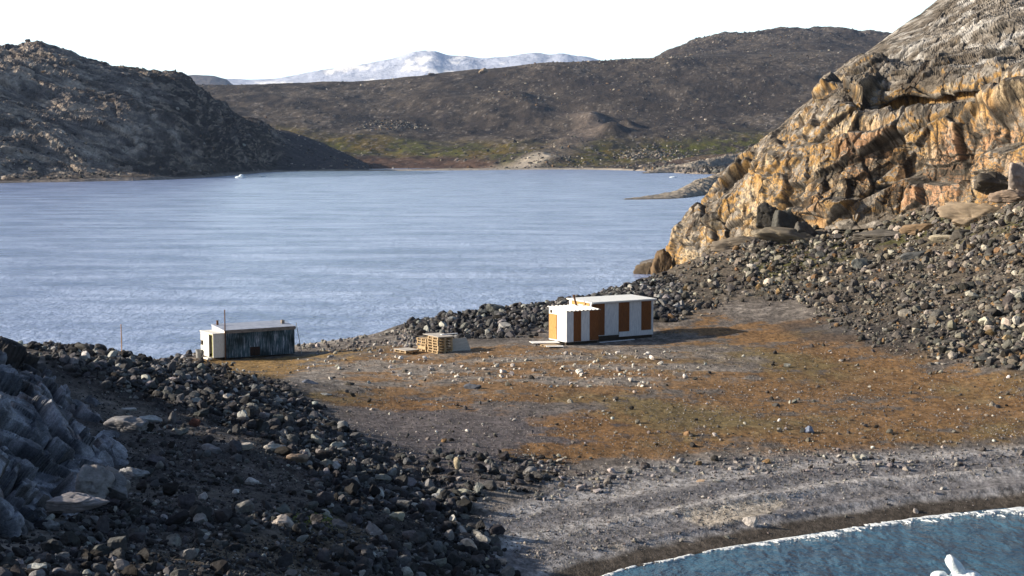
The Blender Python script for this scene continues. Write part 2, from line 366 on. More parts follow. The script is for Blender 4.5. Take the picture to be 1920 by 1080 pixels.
colr = cmix(colr, (.11, .085, .06), pm([(480, 1000), (680, 960), (740, 1000), (620, 1085), (200, 1085), (330, 1010)], 30) * .7)
colr = cmix(colr, (.085, .11, .018), pm([(520, 960), (620, 955), (640, 985), (540, 990)], 14) * .9 * ss(-.4, .2, n2))
slo = pm(R_SLOPE, 20); colr = cmix(colr, (.075, .062, .048), slo * .8)
grs = pm([(1380, 500), (1500, 440), (1700, 410), (1930, 380), (1930, 430), (1750, 450), (1560, 490), (1430, 540)], 22); colr = cmix(colr, (.062, .064, .018), grs * .85 * ss(-.15, .2, n1 + .7 * n2))
dk = pm([(1640, 600), (1930, 560), (1940, 695), (1800, 672), (1500, 632), (1440, 600)], 20); colr = cmix(colr, (.045, .042, .043), dk * .75)
sd_ = seg_dist(TX, TY, SHORE_COVE)
bch = pm([(900, 980), (1040, 905), (1200, 870), (1500, 850), (1960, 835), (2600, 830), (2600, 1200), (900, 1200)], 14) * (sd_ > -2)
bcol = cmix(np.broadcast_to(np.array((.165, .160, .170), np.float32), TX.shape + (3,)).copy(), (.30, .29, .295), ss(-.5, .6, n2 * .5 + np.sin(sd_ * 1.7 + 2.5 * n4) * .6))
bcol = cmix(bcol, (.42, .37, .31), pm([(1275, 955), (1340, 945), (1470, 933), (1475, 950), (1400, 975), (1330, 990), (1285, 975)], 5) * .85)
bcol = cmix(bcol, (.43, .37, .30), pm([(1140, 1022), (1165, 1018), (1175, 1032), (1150, 1034)], 5) * .7)
bcol = cmix(bcol, (.10, .095, .105), ss(.75, 1, np.exp(-((sd_ - 5.6 + n4) / .6) ** 2)) * .4)  # bluish furrow shade painted into the beach colour
bcol = cmix(bcol, (.055, .043, .032), ss(1.9, 1.1, sd_ + .5 * n4 + .25 * n2) * .93)
colr = colr * (1 - bch[..., None]) + bcol * bch[..., None]
sdb = seg_dist(TX, TY, SHORE_BAY)
colr = cmix(colr, (.33, .30, .27), ss(-7, -2, sdb) * ss(720, 640, px) * .8)
tread = ss(.7, .95, np.exp(-((py - (968 - (px - 520) * .05) ) / 5) ** 2)) * 0
n5 = noise(TX / .10, TY / .13, seed=18); colr = colr * (1 + .75 * np.clip(n3, -.7, .9) + .5 * n5)[..., None] * (1 + .35 * n2)[..., None]
colr = np.clip(colr, .008, .8)
M_GROUND = vcol_mat('ground_gravel', fine=((9.0, .38), (35.0, .35)), bump=((7.0, .025),), stones=(13.0, .022))
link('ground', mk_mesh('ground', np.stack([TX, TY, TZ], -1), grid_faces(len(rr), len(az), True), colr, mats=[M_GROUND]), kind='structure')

# ------------------------------------------------------------------ surfaces carried by control rails
def catmull(A, n, axis):
    A = np.moveaxis(np.asarray(A, float), axis, 0); k = len(A)
    E = np.concatenate([2 * A[:1] - A[1:2], A, 2 * A[-1:] - A[-2:-1]])
    t = np.linspace(0, k - 1 - 1e-9, n); i = t.astype(int); f = (t - i).reshape((-1,) + (1,) * (A.ndim - 1))
    p0, p1, p2, p3 = E[i], E[i + 1], E[i + 2], E[i + 3]
    # blend toward linear to tame overshoot
    cr = .5 * (2 * p1 + (p2 - p0) * f + (2 * p0 - 5 * p1 + 4 * p2 - p3) * f * f + (3 * p1 - p0 - 3 * p2 + p3) * f ** 3)
    return np.moveaxis(cr, 0, axis)
def blur(A, k):
    if k < 2: return A
    for ax in (0, 1):
        c = np.cumsum(np.pad(A, [(k // 2 + 1, k // 2) if i == ax else (0, 0) for i in (0, 1)], 'edge'), axis=ax)
        A = (np.take(c, range(k, c.shape[ax]), ax) - np.take(c, range(0, c.shape[ax] - k), ax)) / k
    return A
def surf(rows, nv, nu):
    S = catmull(catmull(np.array(rows), nv, 0), nu, 1)
    return S, normals(S)
def normals(S):
    n = np.cross(np.gradient(S, axis=1), np.gradient(S, axis=0)); n /= np.linalg.norm(n, axis=-1, keepdims=True) + 1e-9
    c = n[n.shape[0] // 2, n.shape[1] // 2]; p = S[S.shape[0] // 2, S.shape[1] // 2]
    if np.dot(c, np.array([0, 0, CAMZ + 60]) - p) < 0: n = -n
    return n
def face_flip(S, n):
    g = np.cross(S[1, 0] - S[0, 0], S[0, 1] - S[0, 0]); i, j = S.shape[0] // 2, S.shape[1] // 2
    g = np.cross(S[i, j + 1] - S[i, j], S[i + 1, j] - S[i, j]); return np.dot(g, n[i, j]) < 0

# ---- the cliff on the right
cr = [
 [(1330, 520, 285), (1255, 508, 234), (1320, 503, 214), (1400, 470, 203), (1500, 430, 197), (1600, 430, 190), (1700, 418, 187), (1800, 405, 178), (1920, 390, 165), (2100, 365, 150), (2350, 340, 135)],
 [(1350, 440, 282), (1272, 452, 235), (1325, 445, 219), (1385, 420, 211), (1500, 385, 199), (1595, 375, 193), (1700, 370, 189.5), (1800, 360, 181), (1920, 345, 168), (2100, 315, 153), (2350, 290, 138)],
 [(1370, 400, 284), (1305, 395, 238), (1345, 378, 225), (1420, 345, 216), (1505, 320, 203), (1590, 315, 196), (1700, 320, 191), (1800, 315, 183), (1920, 300, 171), (2100, 270, 157), (2350, 245, 143)],
 [(1440, 320, 287), (1395, 305, 244), (1440, 270, 232), (1492, 240, 217), (1555, 215, 204), (1605, 250, 198.5), (1690, 245, 194), (1800, 228, 186), (1920, 215, 175), (2100, 190, 161), (2350, 165, 148)],
 [(1530, 235, 292), (1490, 221, 250), (1517, 194, 239), (1540, 165, 227), (1585, 165, 211), (1630, 208, 204), (1705, 205, 203), (1805, 190, 196), (1920, 178, 185), (2100, 155, 171), (2350, 130, 158)],
 [(1580, 175, 297), (1553, 158, 256), (1573, 138, 247), (1592, 115, 238), (1640, 135, 218), (1685, 150, 206), (1745, 160, 202), (1812, 158, 195), (1920, 155, 184), (2100, 135, 170), (2350, 110, 158)],
 [(1690, 95, 304), (1645, 77, 266), (1667, 64, 258), (1700, 58, 247), (1733, 65, 236), (1770, 75, 226), (1810, 70, 220), (1850, 70, 214), (1920, 70, 206), (2100, 60, 194), (2350, 40, 182)],
 [(1790, 15, 312), (1757, 0, 278), (1775, -8, 272), (1790, -15, 266), (1812, -20, 260), (1840, -30, 254), (1870, -38, 250), (1900, -45, 246), (1960, -55, 241), (2100, -80, 232), (2350, -110, 225)],
 [(1850, -20, 330), (1830, -40, 305), (1850, -50, 300), (1870, -60, 295), (1890, -65, 290), (1910, -70, 288), (1940, -80, 285), (1970, -85, 282), (2030, -95, 280), (2200, -120, 275), (2450, -150, 270)],
 [(1850, 100, 360), (1880, 60, 365), (1900, 50, 366), (1920, 40, 366), (1940, 30, 366), (1960, 20, 366), (1990, 10, 366), (2020, 0, 366), (2080, 0, 366), (2200, -10, 366), (2450, -20, 366)]]
rows = [[P(*q) for q in r] for r in cr]
S, nn = surf(rows, 640, 820)
x, y, z = S[..., 0], S[..., 1], S[..., 2]
nv, nu = x.shape; vv = np.linspace(0, 9, nv)[:, None] * np.ones((1, nu)); uu = np.linspace(0, 10, nu)[None] * np.ones((nv, 1))
wx = x + 2.5 * noise(x / 8, y / 8, z / 8, seed=41); wy = y + 2.5 * noise(x / 8, y / 8, z / 8, seed=42); wz = z + 2 * noise(x / 9, y / 9, z / 9, seed=43)
dip = wz - .22 * wx + .1 * wy              # strata dip gently, rising to the right
qx_, qy_, qd_ = lerp(x, wx, .35), lerp(y, wy, .35), lerp(z, wz, .35) - .22 * x + .1 * y
f1, f2, cid = facets(qx_ / 9, qy_ / 9, qd_ / 6.5, 44)
f1b, f2b, cidb = facets(qx_ / 3.4, qy_ / 3.4, qd_ / 3.0, 45)
f1c, f2c, cidc = facets(qx_ / 1.25, qy_ / 1.25, qd_ / 1.5, 75)
wall = ss(.2, .8, vv) * ss(6.1, 5.0, vv)
D = 1.1 * fbm(x / 13, y / 13, z / 13, o=3, seed=46)
top = ss(5.0, 6.0, vv)
D += cidc * .27 * lerp(.6, 1, wall) + blur(cid, 7) * 2.4 * lerp(.3, 1, wall) - .5 * ss(.05, .0, f2 - f1) * lerp(.5, 1, wall)
D += blur(cidb, 3) * .85 * lerp(.45, 1, wall) - .14 * ss(.05, 0, f2b - f1b)
ph = dip / 7.5 + .5 * fbm(x / 16, y / 16, z / 30, o=2, seed=58) + .20 * blur(cid, 9) + .08 * blur(cidb, 5); tt_ = ph - np.floor(ph); led = np.where(tt_ < .86, tt_ / .86, (1 - tt_) / .14)
D += 2.1 * (blur(led, 5) - .5) * wall * ss(1.2, 3.0, uu)
D += .10 * ridged(wx / 1.2, wy / 1.2, wz / 8, seed=47) * wall * (1 - top) * ss(1.5, 4, uu)
D += .45 * ridged(x / 30, y / 30, dip / 2.6, o=2, seed=48) * (1 - .5 * wall)
fine = fbm(x / .9, y / .9, z / .9, o=3, seed=49, g=.6); D += .20 * fine
# the long dark ledges under the overhangs
def ledge(v0, wd, a, u0, u1): return a * np.exp(-((vv - v0 - .18 * noise(uu * 1.7, uu * 0, seed=50)) / wd) ** 2) * ss(u0 - .5, u0 + .5, uu) * ss(u1 + .5, u1 - .5, uu)
D += ledge(4.45, .28, -2.0, 5.0, 11) + ledge(3.15, .22, 1.2, 4.4, 11) + ledge(5.2, .25, 1.1, 4.4, 11)
D -= 3.0 * ss(4.0, 4.8, vv) * ss(7.4, 6.4, vv) * ss(4.4, 2.6, uu); D *= 1 - .75 * ss(3.1, 3.8, vv) * ss(3.9, 2.6, uu); D *= ss(-.1, .5, vv)
S2 = S + nn * D[..., None]; n2_ = normals(S2); stp = 1 - np.abs(n2_[..., 2])
hw = (x * .75 - y * .65); big = fbm(x / 9, y / 9, z / 12, o=3, seed=52)
streak = fbm(hw / .75, vv * 0, z / 10, o=4, seed=51, g=.65); streak2 = fbm(hw / .28, vv * 0 + 3, z / 5, o=3, seed=60, g=.6)
b1, b2 = blur(cid, 3), blur(cidb, 3)
c = cmix(np.broadcast_to(np.array((.105, .09, .075), np.float32), S.shape).copy(), (.25, .23, .21), ss(-.3, .5, fbm(x / 3, y / 3, dip / 1.2, o=4, seed=53, g=.6) + .35 * b2))
c = cmix(c, (.42, .41, .40), ss(.0, .35, fbm(x / 5, y / 5, z / 4, o=4, seed=56, g=.6)) * ss(4.8, 5.8, vv) * .8)
ochf = .93 * ss(.60, .86, stp + .12 * streak + .2 * big + .22 * b1 + .25 * b2) * ss(6.0, 5.2, vv + .5 * big)
och = cmix(cmix(np.broadcast_to(np.array((.33, .20, .070), np.float32), S.shape).copy(), (.42, .34, .23), ss(.0, .4, fbm(x / 3, y / 3, z / 4, o=4, seed=54) + .4 * b1)), (.36, .21, .13), ss(-.1, .4, big + .3 * b1) * ss(3.4, 5.5, uu) * ss(3.2, 2.4, vv))
c = c * (1 - ochf[..., None]) + och * ochf[..., None]
c = cmix(c, (.16, .085, .035), ss(.0, .3, streak2) * ochf * .55)
c = cmix(c, (.05, .035, .025), ss(.10, .24, streak + .1 * b2) * wall * .85)
c = cmix(c, (.03, .028, .026), ss(.16, .36, fbm(x / 2.2, y / 2.2, z / 2.2, o=5, seed=55, g=.65) + .25 * b2) * .85)
c = cmix(c, (.13, .12, .11), ss(.84, .9, tt_) * wall * .7 * ss(1.2, 3.0, uu)); c = cmix(c, (.03, .028, .025), np.maximum(ss(.045, .0, f2 - f1), .6 * ss(.04, 0, f2b - f1b)) * .8)
grain = noise(x / .28, y / .28, z / .28, seed=57)
c = np.clip(c * (1 + .45 * fine)[..., None] * (1 + .4 * grain)[..., None], .01, .75)
M_CLIFF = vcol_mat('cliff_rock', fine=((1.5, .2), (6.0, .35)), bump=((5.0, .09),), rough=.9, spec=.15, stones=(.8, .16))
link('cliff', mk_mesh('cliff', S2, grid_faces(nv, nu, face_flip(S2, n2_)), c, smooth=False, mats=[M_CLIFF]), kind='structure')
CLIFF = (S2, n2_)

# ---- the outcrop at the left edge, in shade
orr = [
 [(-900, 470, 95), (-500, 515, 90), (-300, 600, 85), (-100, 642, 80), (0, 662, 78), (60, 690, 76), (95, 722, 77), (120, 745, 76)],
 [(-900, 475, 80), (-500, 545, 74), (-300, 600, 72), (-100, 628, 70), (0, 645, 69), (55, 672, 69), (105, 712, 71), (150, 752, 72)],
 [(-900, 520, 65), (-500, 610, 60), (-300, 645, 58), (-100, 665, 58), (10, 695, 60), (90, 722, 63), (150, 748, 66), (185, 790, 67)],
 [(-900, 580, 52), (-500, 675, 50), (-300, 710, 49), (-100, 740, 48), (25, 775, 50), (120, 805, 54), (215, 838, 57), (250, 880, 58)],
 [(-900, 645, 44), (-500, 750, 42), (-300, 800, 41), (-100, 840, 41), (20, 875, 43), (120, 898, 46), (225, 905, 51), (265, 940, 52)],
 [(-900, 730, 38), (-500, 840, 37), (-300, 900, 36), (-100, 930, 36), (15, 965, 38), (95, 985, 41), (190, 990, 45), (235, 1030, 46)],
 [(-900, 900, 34), (-500, 1000, 34), (-300, 1060, 33), (-100, 1070, 34), (0, 1040, 37), (60, 1050, 38.5), (130, 1050, 41), (170, 1080, 41)]]
rows = [[P(a, b, d * 1.19) for a, b, d in r] for r in orr]
S, nn = surf(rows, 460, 620)
x, y, z = S[..., 0], S[..., 1], S[..., 2]; nv, nu = x.shape
wx = x + .9 * noise(x / 3, y / 3, z / 3, seed=61); wy = y + .9 * noise(x / 3, y / 3, z / 3, seed=62); wz = z + .9 * noise(x / 3, y / 3, z / 3, seed=63)
f1, f2, cid = facets(wx / 1.9, wy / 2.2, wz / 1.4, 64); f1b, f2b, cidb = facets(wx / .9, wy / 1.1, wz / .7, 65)
D = .4 * fbm(x / 4, y / 4, z / 4, o=3, seed=66) + blur(cid, 3) * .95 - .55 * ss(.09, .0, f2 - f1) + .06 * ss(.0, .35, f2 - f1)
D += (cidb * .26 - .16 * ss(.07, 0, f2b - f1b)) * ss(-.3, .2, noise(x / 3, y / 3, z / 3, seed=69)) + .09 * fbm(x / .5, y / .5, z / .5, o=4, seed=67, g=.6)
edge = ss(0, .05, np.linspace(1, 0, nu))[None] ; D = D * edge - (1 - edge) * .6
S2 = S + nn * D[..., None]; n2_ = normals(S2)
c = cmix(np.broadcast_to(np.array((.08, .09, .115), np.float32), S.shape).copy(), (.33, .35, .41), ss(-.3, .4, fbm(x / 2, y / 2, z / 1.2, o=5, seed=70, g=.6)))  # blue of the shade mixed into the rock colour
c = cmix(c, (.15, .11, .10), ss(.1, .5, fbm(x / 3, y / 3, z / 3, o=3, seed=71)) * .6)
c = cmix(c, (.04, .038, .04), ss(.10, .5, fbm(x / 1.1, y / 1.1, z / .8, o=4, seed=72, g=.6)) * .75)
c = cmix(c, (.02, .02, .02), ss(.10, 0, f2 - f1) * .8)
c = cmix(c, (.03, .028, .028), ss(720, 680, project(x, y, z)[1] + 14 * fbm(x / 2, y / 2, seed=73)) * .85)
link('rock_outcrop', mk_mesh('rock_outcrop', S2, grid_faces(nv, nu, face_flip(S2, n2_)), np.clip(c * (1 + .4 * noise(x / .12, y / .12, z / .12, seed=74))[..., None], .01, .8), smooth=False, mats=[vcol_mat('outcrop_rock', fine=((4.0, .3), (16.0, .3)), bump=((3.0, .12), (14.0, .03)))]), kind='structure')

# ---- far hills
def far_color(x, y, z, seed): pass
lc = [-420, -150, 0, 60, 130, 200, 270, 340, 400, 460, 500, 565, 625, 692]
shy = [352, 347, 343.5, 342, 341, 339.5, 338, 335.5, 331.5, 326.5, 323, 321.2, 320.8, 320.3]
dsh = [G(a, b)[1] for a, b in zip(lc, shy)]
def rowz(pys, add, zadd=0, dx=0):
    return [P(a + dx, b, d + add) + np.array([0, 0, zadd]) for a, b, d in zip(lc, pys, dsh)]
rows = [[P(a, b, d) + np.array([0, -25, -5]) for a, b, d in zip(lc, shy, dsh)], [P(a, b, d) + np.array([0, 0, 0.2]) for a, b, d in zip(lc, shy, dsh)],
        rowz([318, 315, 315, 313, 312, 311, 309, 304, 300, 300, 303, 310, 313, 318], 55),
        rowz([260, 255, 248, 242, 239, 236, 232, 232, 243, 262, 272, 290, 302, 315], 130),
        rowz([178, 175, 170, 166, 168, 172, 178, 184, 206, 238, 250, 270, 290, 312], 210),
        rowz([96, 104, 104, 97, 105, 127, 139, 148, 182, 222, 234, 254, 279, 309], 300),
        rowz([110, 118, 116, 112, 122, 143, 153, 168, 200, 240, 250, 268, 288, 312], 450),
        rowz([330] * 14, 800)]
S, nn = surf(rows, 420, 760)
x, y, z = S[..., 0], S[..., 1], S[..., 2]; nv, nu = x.shape; vv = np.linspace(0, 7, nv)[:, None] * np.ones((1, nu))
hx = x + 40 * noise(x / 120, y / 120, z / 120, seed=81); dp = z + .28 * x + 12 * noise(x / 90, y / 90, z / 60, seed=82)
hm = ss(.9, 2.3, vv)
D = 7 * fbm(x / 110, y / 110, z / 80, o=4, seed=83, g=.55) + 5 * ridged(hx / 160, y / 160, dp / 22, o=3, seed=84) + 3.2 * ridged(hx / 80, y / 60, dp / 7, o=3, seed=85) + 1.6 * fbm(x / 6, y / 6, z / 5, o=3, seed=86, g=.65)
f1, f2, cid = voro(hx / 34, y / 34, dp / 12, 87); D += (cid - .5) * 3 - 1.2 * ss(.12, 0, f2 - f1)
D = (D * (.12 + .88 * hm) - 5.5 * hm) * (1 - .75 * ss(480, 560, project(x, y, z)[0]))
S2 = S + nn * D[..., None]
def tundra(x, y, z, seed, sc=1.0, rocky=0.0):
    a = fbm(x / (90 * sc), y / (140 * sc), o=5, seed=seed, g=.6); b = fbm(x / (14 * sc), y / (30 * sc), z / (14 * sc), o=4, seed=seed + 1, g=.65)
    c = cmix(np.broadcast_to(np.array((.036, .030, .027), np.float32), x.shape + (3,)).copy(), (.072, .060, .050), ss(-.3, .4, a + b * .6))
    return c, a, b
c, a, b = tundra(x, y, z, 90, .6)
hpx = project(x, y, z)[0]; rock = ss(-.15, .35, fbm(hx / 60, y / 60, dp / 14, o=5, seed=91, g=.62) + .45 - .75 * ss(180, 420, hpx)) * hm  # more pale rock leftwards: sunlit and shaded sides put into the colour
c = cmix(c, (.175, .155, .145), rock * .85); c = cmix(c, (.40, .35, .30), ss(-.02, .32, fbm(hx / 20, y / 20, dp / 7, o=4, seed=92, g=.65)) * rock * .8)
c = cmix(c, (.36, .29, .23), ss(.06, .22, fbm(hx / 22, y / 30, dp / 2.2, o=4, seed=94, g=.65) + .2 * b) * hm * .6); c = cmix(c, (.028, .024, .026), ss(.12, .3, fbm(hx / 26, y / 30, dp / 2.6, o=4, seed=95, g=.65)) * hm * .75); c = cmix(c, (.035, .03, .032), ss(.1, .5, fbm(hx / 25, y / 25, dp / 6, o=4, seed=93, g=.6)) * .6)
c = cmix(c, (.055, .05, .055), ss(500, 560, hpx) * .9); c = cmix(c, (.24, .21, .19), ss(1.25, 1.08, vv) * .8)
c = np.clip(c * (1 + .4 * b)[..., None], .01, .7)
M_HILL = vcol_mat('hill_ground', fine=((.25, .45), (.9, .45)), bump=((.12, 1.6), (.5, .8)), rough=.95, spec=.1)
n2_ = normals(S2); link('hill', mk_mesh('hill', S2, grid_faces(nv, nu, face_flip(S2, n2_)), c, smooth=False, mats=[M_HILL]), kind='structure'); HILL = (S2, vv)

vc = [200, 350, 520, 700, 900, 1010, 1100, 1190, 1245, 1300, 1370, 1450, 1560, 1660, 1800, 2100, 2500]
def row(pys, D, z=0): return [P(a, b, D if np.isscalar(D) else D[i]) + np.array([0, 0, z]) for i, (a, b) in enumerate(zip(vc, pys))]
shp = [322, 322, 321.5, 320.5, 319, 318, 318, 320, 323, 326, 327, 328, 329, 330, 330, 330, 330]
dv = [G(a, b)[1] for a, b in zip(vc, shp)]
rows = [[p + np.array([0, -40, -6]) for p in row(shp, dv)], [p + np.array([0, 0, .2]) for p in row(shp, dv)],
        row([315, 315, 315, 314, 313, 309, 309, 310, 309, 306, 305, 304, 304, 304, 304, 300, 300], [d + 60 for d in dv]),
        row([285, 285, 296, 301, 300, 291, 290, 293, 292, 290, 288, 285, 285, 285, 285, 280, 280], 1900),
        row([240, 240, 262, 270, 268, 262, 258, 256, 255, 252, 250, 248, 245, 245, 245, 240, 240], 2120),
        row([200, 200, 205, 215, 212, 208, 205, 200, 198, 195, 192, 190, 186, 184, 180, 180, 180], 2450),
        row([165, 163, 162, 153, 138, 127, 122, 117, 113, 112, 112, 112, 112, 110, 110, 110, 110], 2820),
        row([158, 157, 156, 147, 129, 118, 112, 106, 103, 101, 100, 100, 98, 97, 97, 97, 97], 2980),
        row([175, 175, 175, 165, 150, 140, 130, 118, 106, 93, 84, 80, 80, 84, 90, 90, 90], 3350),
        row([190, 190, 190, 180, 170, 160, 150, 130, 103, 79, 62, 55.5, 53, 64, 76, 80, 90], 3800),
        row([260, 260, 260, 260, 260, 260, 260, 230, 220, 210, 200, 200, 200, 200, 200, 200, 200], 4800)]
S, nn = surf(rows, 620, 1000)
x, y, z = S[..., 0], S[..., 1], S[..., 2]; nv, nu = x.shape; vv = np.linspace(0, 10, nv)[:, None] * np.ones((1, nu))
px, py = project(x, y, z); hm = ss(1.2, 3.2, vv)
D = (15 * fbm(x / 190, y / 230, o=5, seed=101, g=.55) + 5 * ridged(x / 90, y / 120, o=3, seed=102) * ss(-.2, .4, noise(x / 300, y / 300, seed=103)) + 1.3 * fbm(x / 16, y / 16, o=3, seed=104, g=.65)) * (.1 + .9 * hm)
dome = ss(8.2, 8.8, vv); D -= 7 * hm + 11 * dome; D += dome * (6 * ridged(x / 70, y / 70, z / 25, o=3, seed=105) + 6 * fbm(x / 40, y / 40, z / 20, o=3, seed=107))
skyl = ss(.9, .0, np.abs(vv - 7)); D *= 1 - .65 * skyl
for bx, by, wx_, wy_, hh in ((1150, 246, 28, 7, 13), (1110, 222, 32, 14, 12), (960, 182, 45, 8, 12), (1180, 232, 16, 5, 10), (740, 232, 40, 6, 4), (1000, 200, 40, 10, 8), (640, 210, 50, 10, 7), (1020, 292, 40, 8, 4), (1430, 150, 60, 10, 8), (800, 175, 40, 7, 6)):
    D += hh * np.exp(-((px - bx - 8 * noise(x / 60, y / 60, seed=106)) / wx_) ** 2 - ((py - by) / wy_) ** 2)
S2 = S.copy(); S2[..., 2] += D
c, a, b = tundra(x, y, z, 110)
def pf(poly, soft): return ss(-soft, soft, poly_sd(px, py, poly) + soft * .9 * fbm(x / 60, y / 90, o=4, seed=111))
grn = pf([(480, 235), (700, 250), (800, 255), (1000, 270), (1200, 262), (1400, 240), (1700, 215), (1700, 290), (1200, 292), (1100, 304), (900, 298), (700, 285), (560, 290), (480, 260)], 14)
c = cmix(c, (.062, .066, .012), grn * .95 * ss(-.45, .2, b + .2 * a)); c = cmix(c, (.115, .070, .018), grn * .6 * ss(.0, .4, a + b * .4))
c = cmix(c, (.085, .050, .036), pf([(560, 300), (700, 285), (850, 288), (930, 300), (930, 320), (560, 322)], 6) * .85)
c = cmix(c, (.085, .052, .038), pf([(1230, 296), (1400, 290), (1420, 305), (1240, 305)], 4) * .8)
c = cmix(c, (.12, .098, .085), pf([(1040, 205), (1100, 200), (1150, 232), (1110, 262), (1040, 300), (960, 306), (1060, 250), (1080, 225)], 8) * .75)
c = cmix(c, (.42, .37, .31), pf([(880, 308), (960, 303), (1030, 286), (1050, 292), (1000, 306), (1010, 318), (860, 322)], 4) * .85)
c = cmix(c, (.38, .34, .29), ss(1.45, 1.12, vv) * .85)
c = cmix(c, (.15, .13, .12), pf([(1200, 308), (1330, 300), (1450, 285), (1450, 340), (1200, 330)], 6) * .8)
c = cmix(c, (.105, .095, .092), dome * ss(-.1, .5, b + a * .4) * .8)
sp = noise(x / 5, y / 7, z / 5, seed=112); c = cmix(c, (.22, .20, .19), ss(.38, .5, sp + .35 * a) * .65)
c = cmix(c, (.035, .03, .035), ss(.2, .6, fbm(x / 30, y / 60, z / 30, o=4, seed=113, g=.65)) * .55)
c = np.clip(c * (1 + .35 * b)[..., None], .01, .7)
n2_ = normals(S2); link('terrain', mk_mesh('terrain', S2, grid_faces(nv, nu, face_flip(S2, n2_)), c, mats=[M_HILL]), kind='structure'); VALLEY = (S2, vv)

# ---- low rocky headlands this side of the far shore
def headland(name, pts, zs, seed):
    """pts: (px, py at the water line, half width in metres) along the ridge"""
    ctr = np.array([list(G(a, b)) for a, b, _ in pts]); wd = np.array([q[2] for q in pts]); zz = np.array(zs)
    n = 260; m = 60
    C = catmull(ctr, n, 0); W = catmull(wd[:, None], n, 0)[:, 0]; H = catmull(zz[:, None], n, 0)[:, 0]
    t = np.linspace(-1.15, 1.15, m)
    X = C[:, 0][:, None] + 0 * t; Y = C[:, 1][:, None] + (t * W[:, None]); Z = H[:, None] * (1 - np.abs(t) ** 1.6) - .2
    Z = Z + (H[:, None] * .45 + .3) * (fbm(X / 6, Y / 6, o=4, seed=seed, g=.6) * .7 + .35 * ridged((X + .6 * Y) / 9, Y / 14, o=2, seed=seed + 2)) * ss(1.15, .8, np.abs(t))[None]
    c = cmix(np.broadcast_to(np.array((.19, .17, .15), np.float32), X.shape + (3,)).copy(), (.38, .33, .27), ss(-.2, .4, fbm(X / 3, Y / 5, Z / 2, o=4, seed=seed + 3, g=.6)))
    c = cmix(c, (.08, .07, .065), ss(.15, .5, fbm(X / 2.5, Y / 4, Z / 1.5, o=4, seed=seed + 4, g=.6)) * .7)
    c = cmix(c, (.06, .055, .05), ss(.5, .1, Z) * .7)
    S = np.stack([X, Y, Z], -1); nn = normals(S)
    link(name, mk_mesh(name, S, grid_faces(n, m, face_flip(S, nn)), c, mats=[M_CLIFF]), kind='structure')
headland('headland', [(1170, 374, 4), (1215, 372, 14), (1270, 368, 26), (1320, 358, 45), (1400, 345, 60), (1500, 340, 70)], [.3, 1.0, 2.0, 5, 8, 10], 120)
headland('rocky_shore', [(1205, 325, 10), (1260, 323, 40), (1320, 322, 60), (1400, 316, 90), (1500, 312, 100)], [.8, 5, 10, 16, 20], 130)

# ---- snow-streaked mountains far away
def mountains(name, sil, D, depth, seed, amp, snow, rockc):
    sil = np.array(sil, float); n = 700; m = 90
    pxs = np.linspace(sil[0, 0], sil[-1, 0], n); pys = np.interp(pxs, sil[:, 0], sil[:, 1])
    k = np.ones(13) / 13; pys = np.convolve(np.pad(pys, 6, 'edge'), k, 'valid')
    R = np.array([P(a, b, D) for a, b in zip(pxs, pys)]); t = np.linspace(-1, 1, m)
    X = R[:, 0][:, None] * (1 + t * depth / D); Y = (D + t * depth)[None] + 0 * X
    prof = np.where(t < 0, 1 + t, 1 - t * 1.0) ** 1.15
    Z = (R[:, 2][:, None] + 60) * prof[None] - 60
    Z = Z + amp * fbm(X / (amp * 14), Y / (amp * 18), o=6, seed=seed, g=.55) * ss(1, .7, np.abs(t))[None] * (1 - .6 * ss(.25, 0, np.abs(t)))[None]
    s = ss(.12, .22, fbm(X / 520, Y / 1500, Z / 110, o=4, seed=seed + 5, g=.6) + snow)
    c = cmix(np.broadcast_to(np.array(rockc, np.float32), X.shape + (3,)).copy(), (.9, .9, .92), s)
    S = np.stack([X, Y, Z], -1); nn = normals(S)
    link(name, mk_mesh(name, S, grid_faces(n, m, face_flip(S, nn)), c, mats=[vcol_mat(name + '_rock', fine=((.004, .2),), bump=((.004, 60),), rough=1, spec=0)]), kind='structure')
mountains('mountains', [(250, 146), (430, 145), (470, 147), (520, 146), (580, 134), (640, 124), (700, 114), (740, 107), (768, 97), (800, 93), (815, 94), (840, 103), (880, 103), (900, 108), (950, 104), (985, 98), (1010, 97), (1030, 102), (1055, 97.5), (1075, 103), (1100, 104), (1130, 112), (1300, 125), (1500, 140)], 15500, 4200, 141, 45, -.03, (.46, .50, .62))  # pale blue rock colour carries some of the distance haze
mountains('far_hills', [(200, 150), (330, 141), (370, 139.5), (400, 140), (425, 146), (436, 156), (470, 170), (600, 190)], 9500, 1500, 151, 25, -2, (.10, .09, .09))

# ------------------------------------------------------------------ water
m, n, b = base_mat('sea_water', .2, .5); b.inputs['IOR'].default_value = 1.333
geo = N(n, 'ShaderNodeNewGeometry'); sep = N(n, 'ShaderNodeSeparateXYZ'); n.links.new(geo.outputs['Position'], sep.inputs[0])
mr = N(n, 'ShaderNodeMapRange'); mr.inputs[1].default_value = 85; mr.inputs[2].default_value = 130; n.links.new(sep.outputs[1], mr.inputs[0])   # cove (clear, shallow) to open bay, lightened by sky reflection put into the colour
mx = N(n, 'ShaderNodeMix', data_type='RGBA'); mx.inputs[6].default_value = (.036, .095, .155, 1); mx.inputs[7].default_value = (.24, .31, .52, 1); n.links.new(mr.outputs[0], mx.inputs[0])
nz = noise_node(n, .07, 9, .78, stretch=(.45, 1, 1)); r = ramp(n, nz.outputs['Fac'], [(.38, (.40, .47, .60)), (.5, (.95, .96, .98)), (.60, (1.5, 1.42, 1.32))])  # ripple glints and dark bands painted as colour streaks
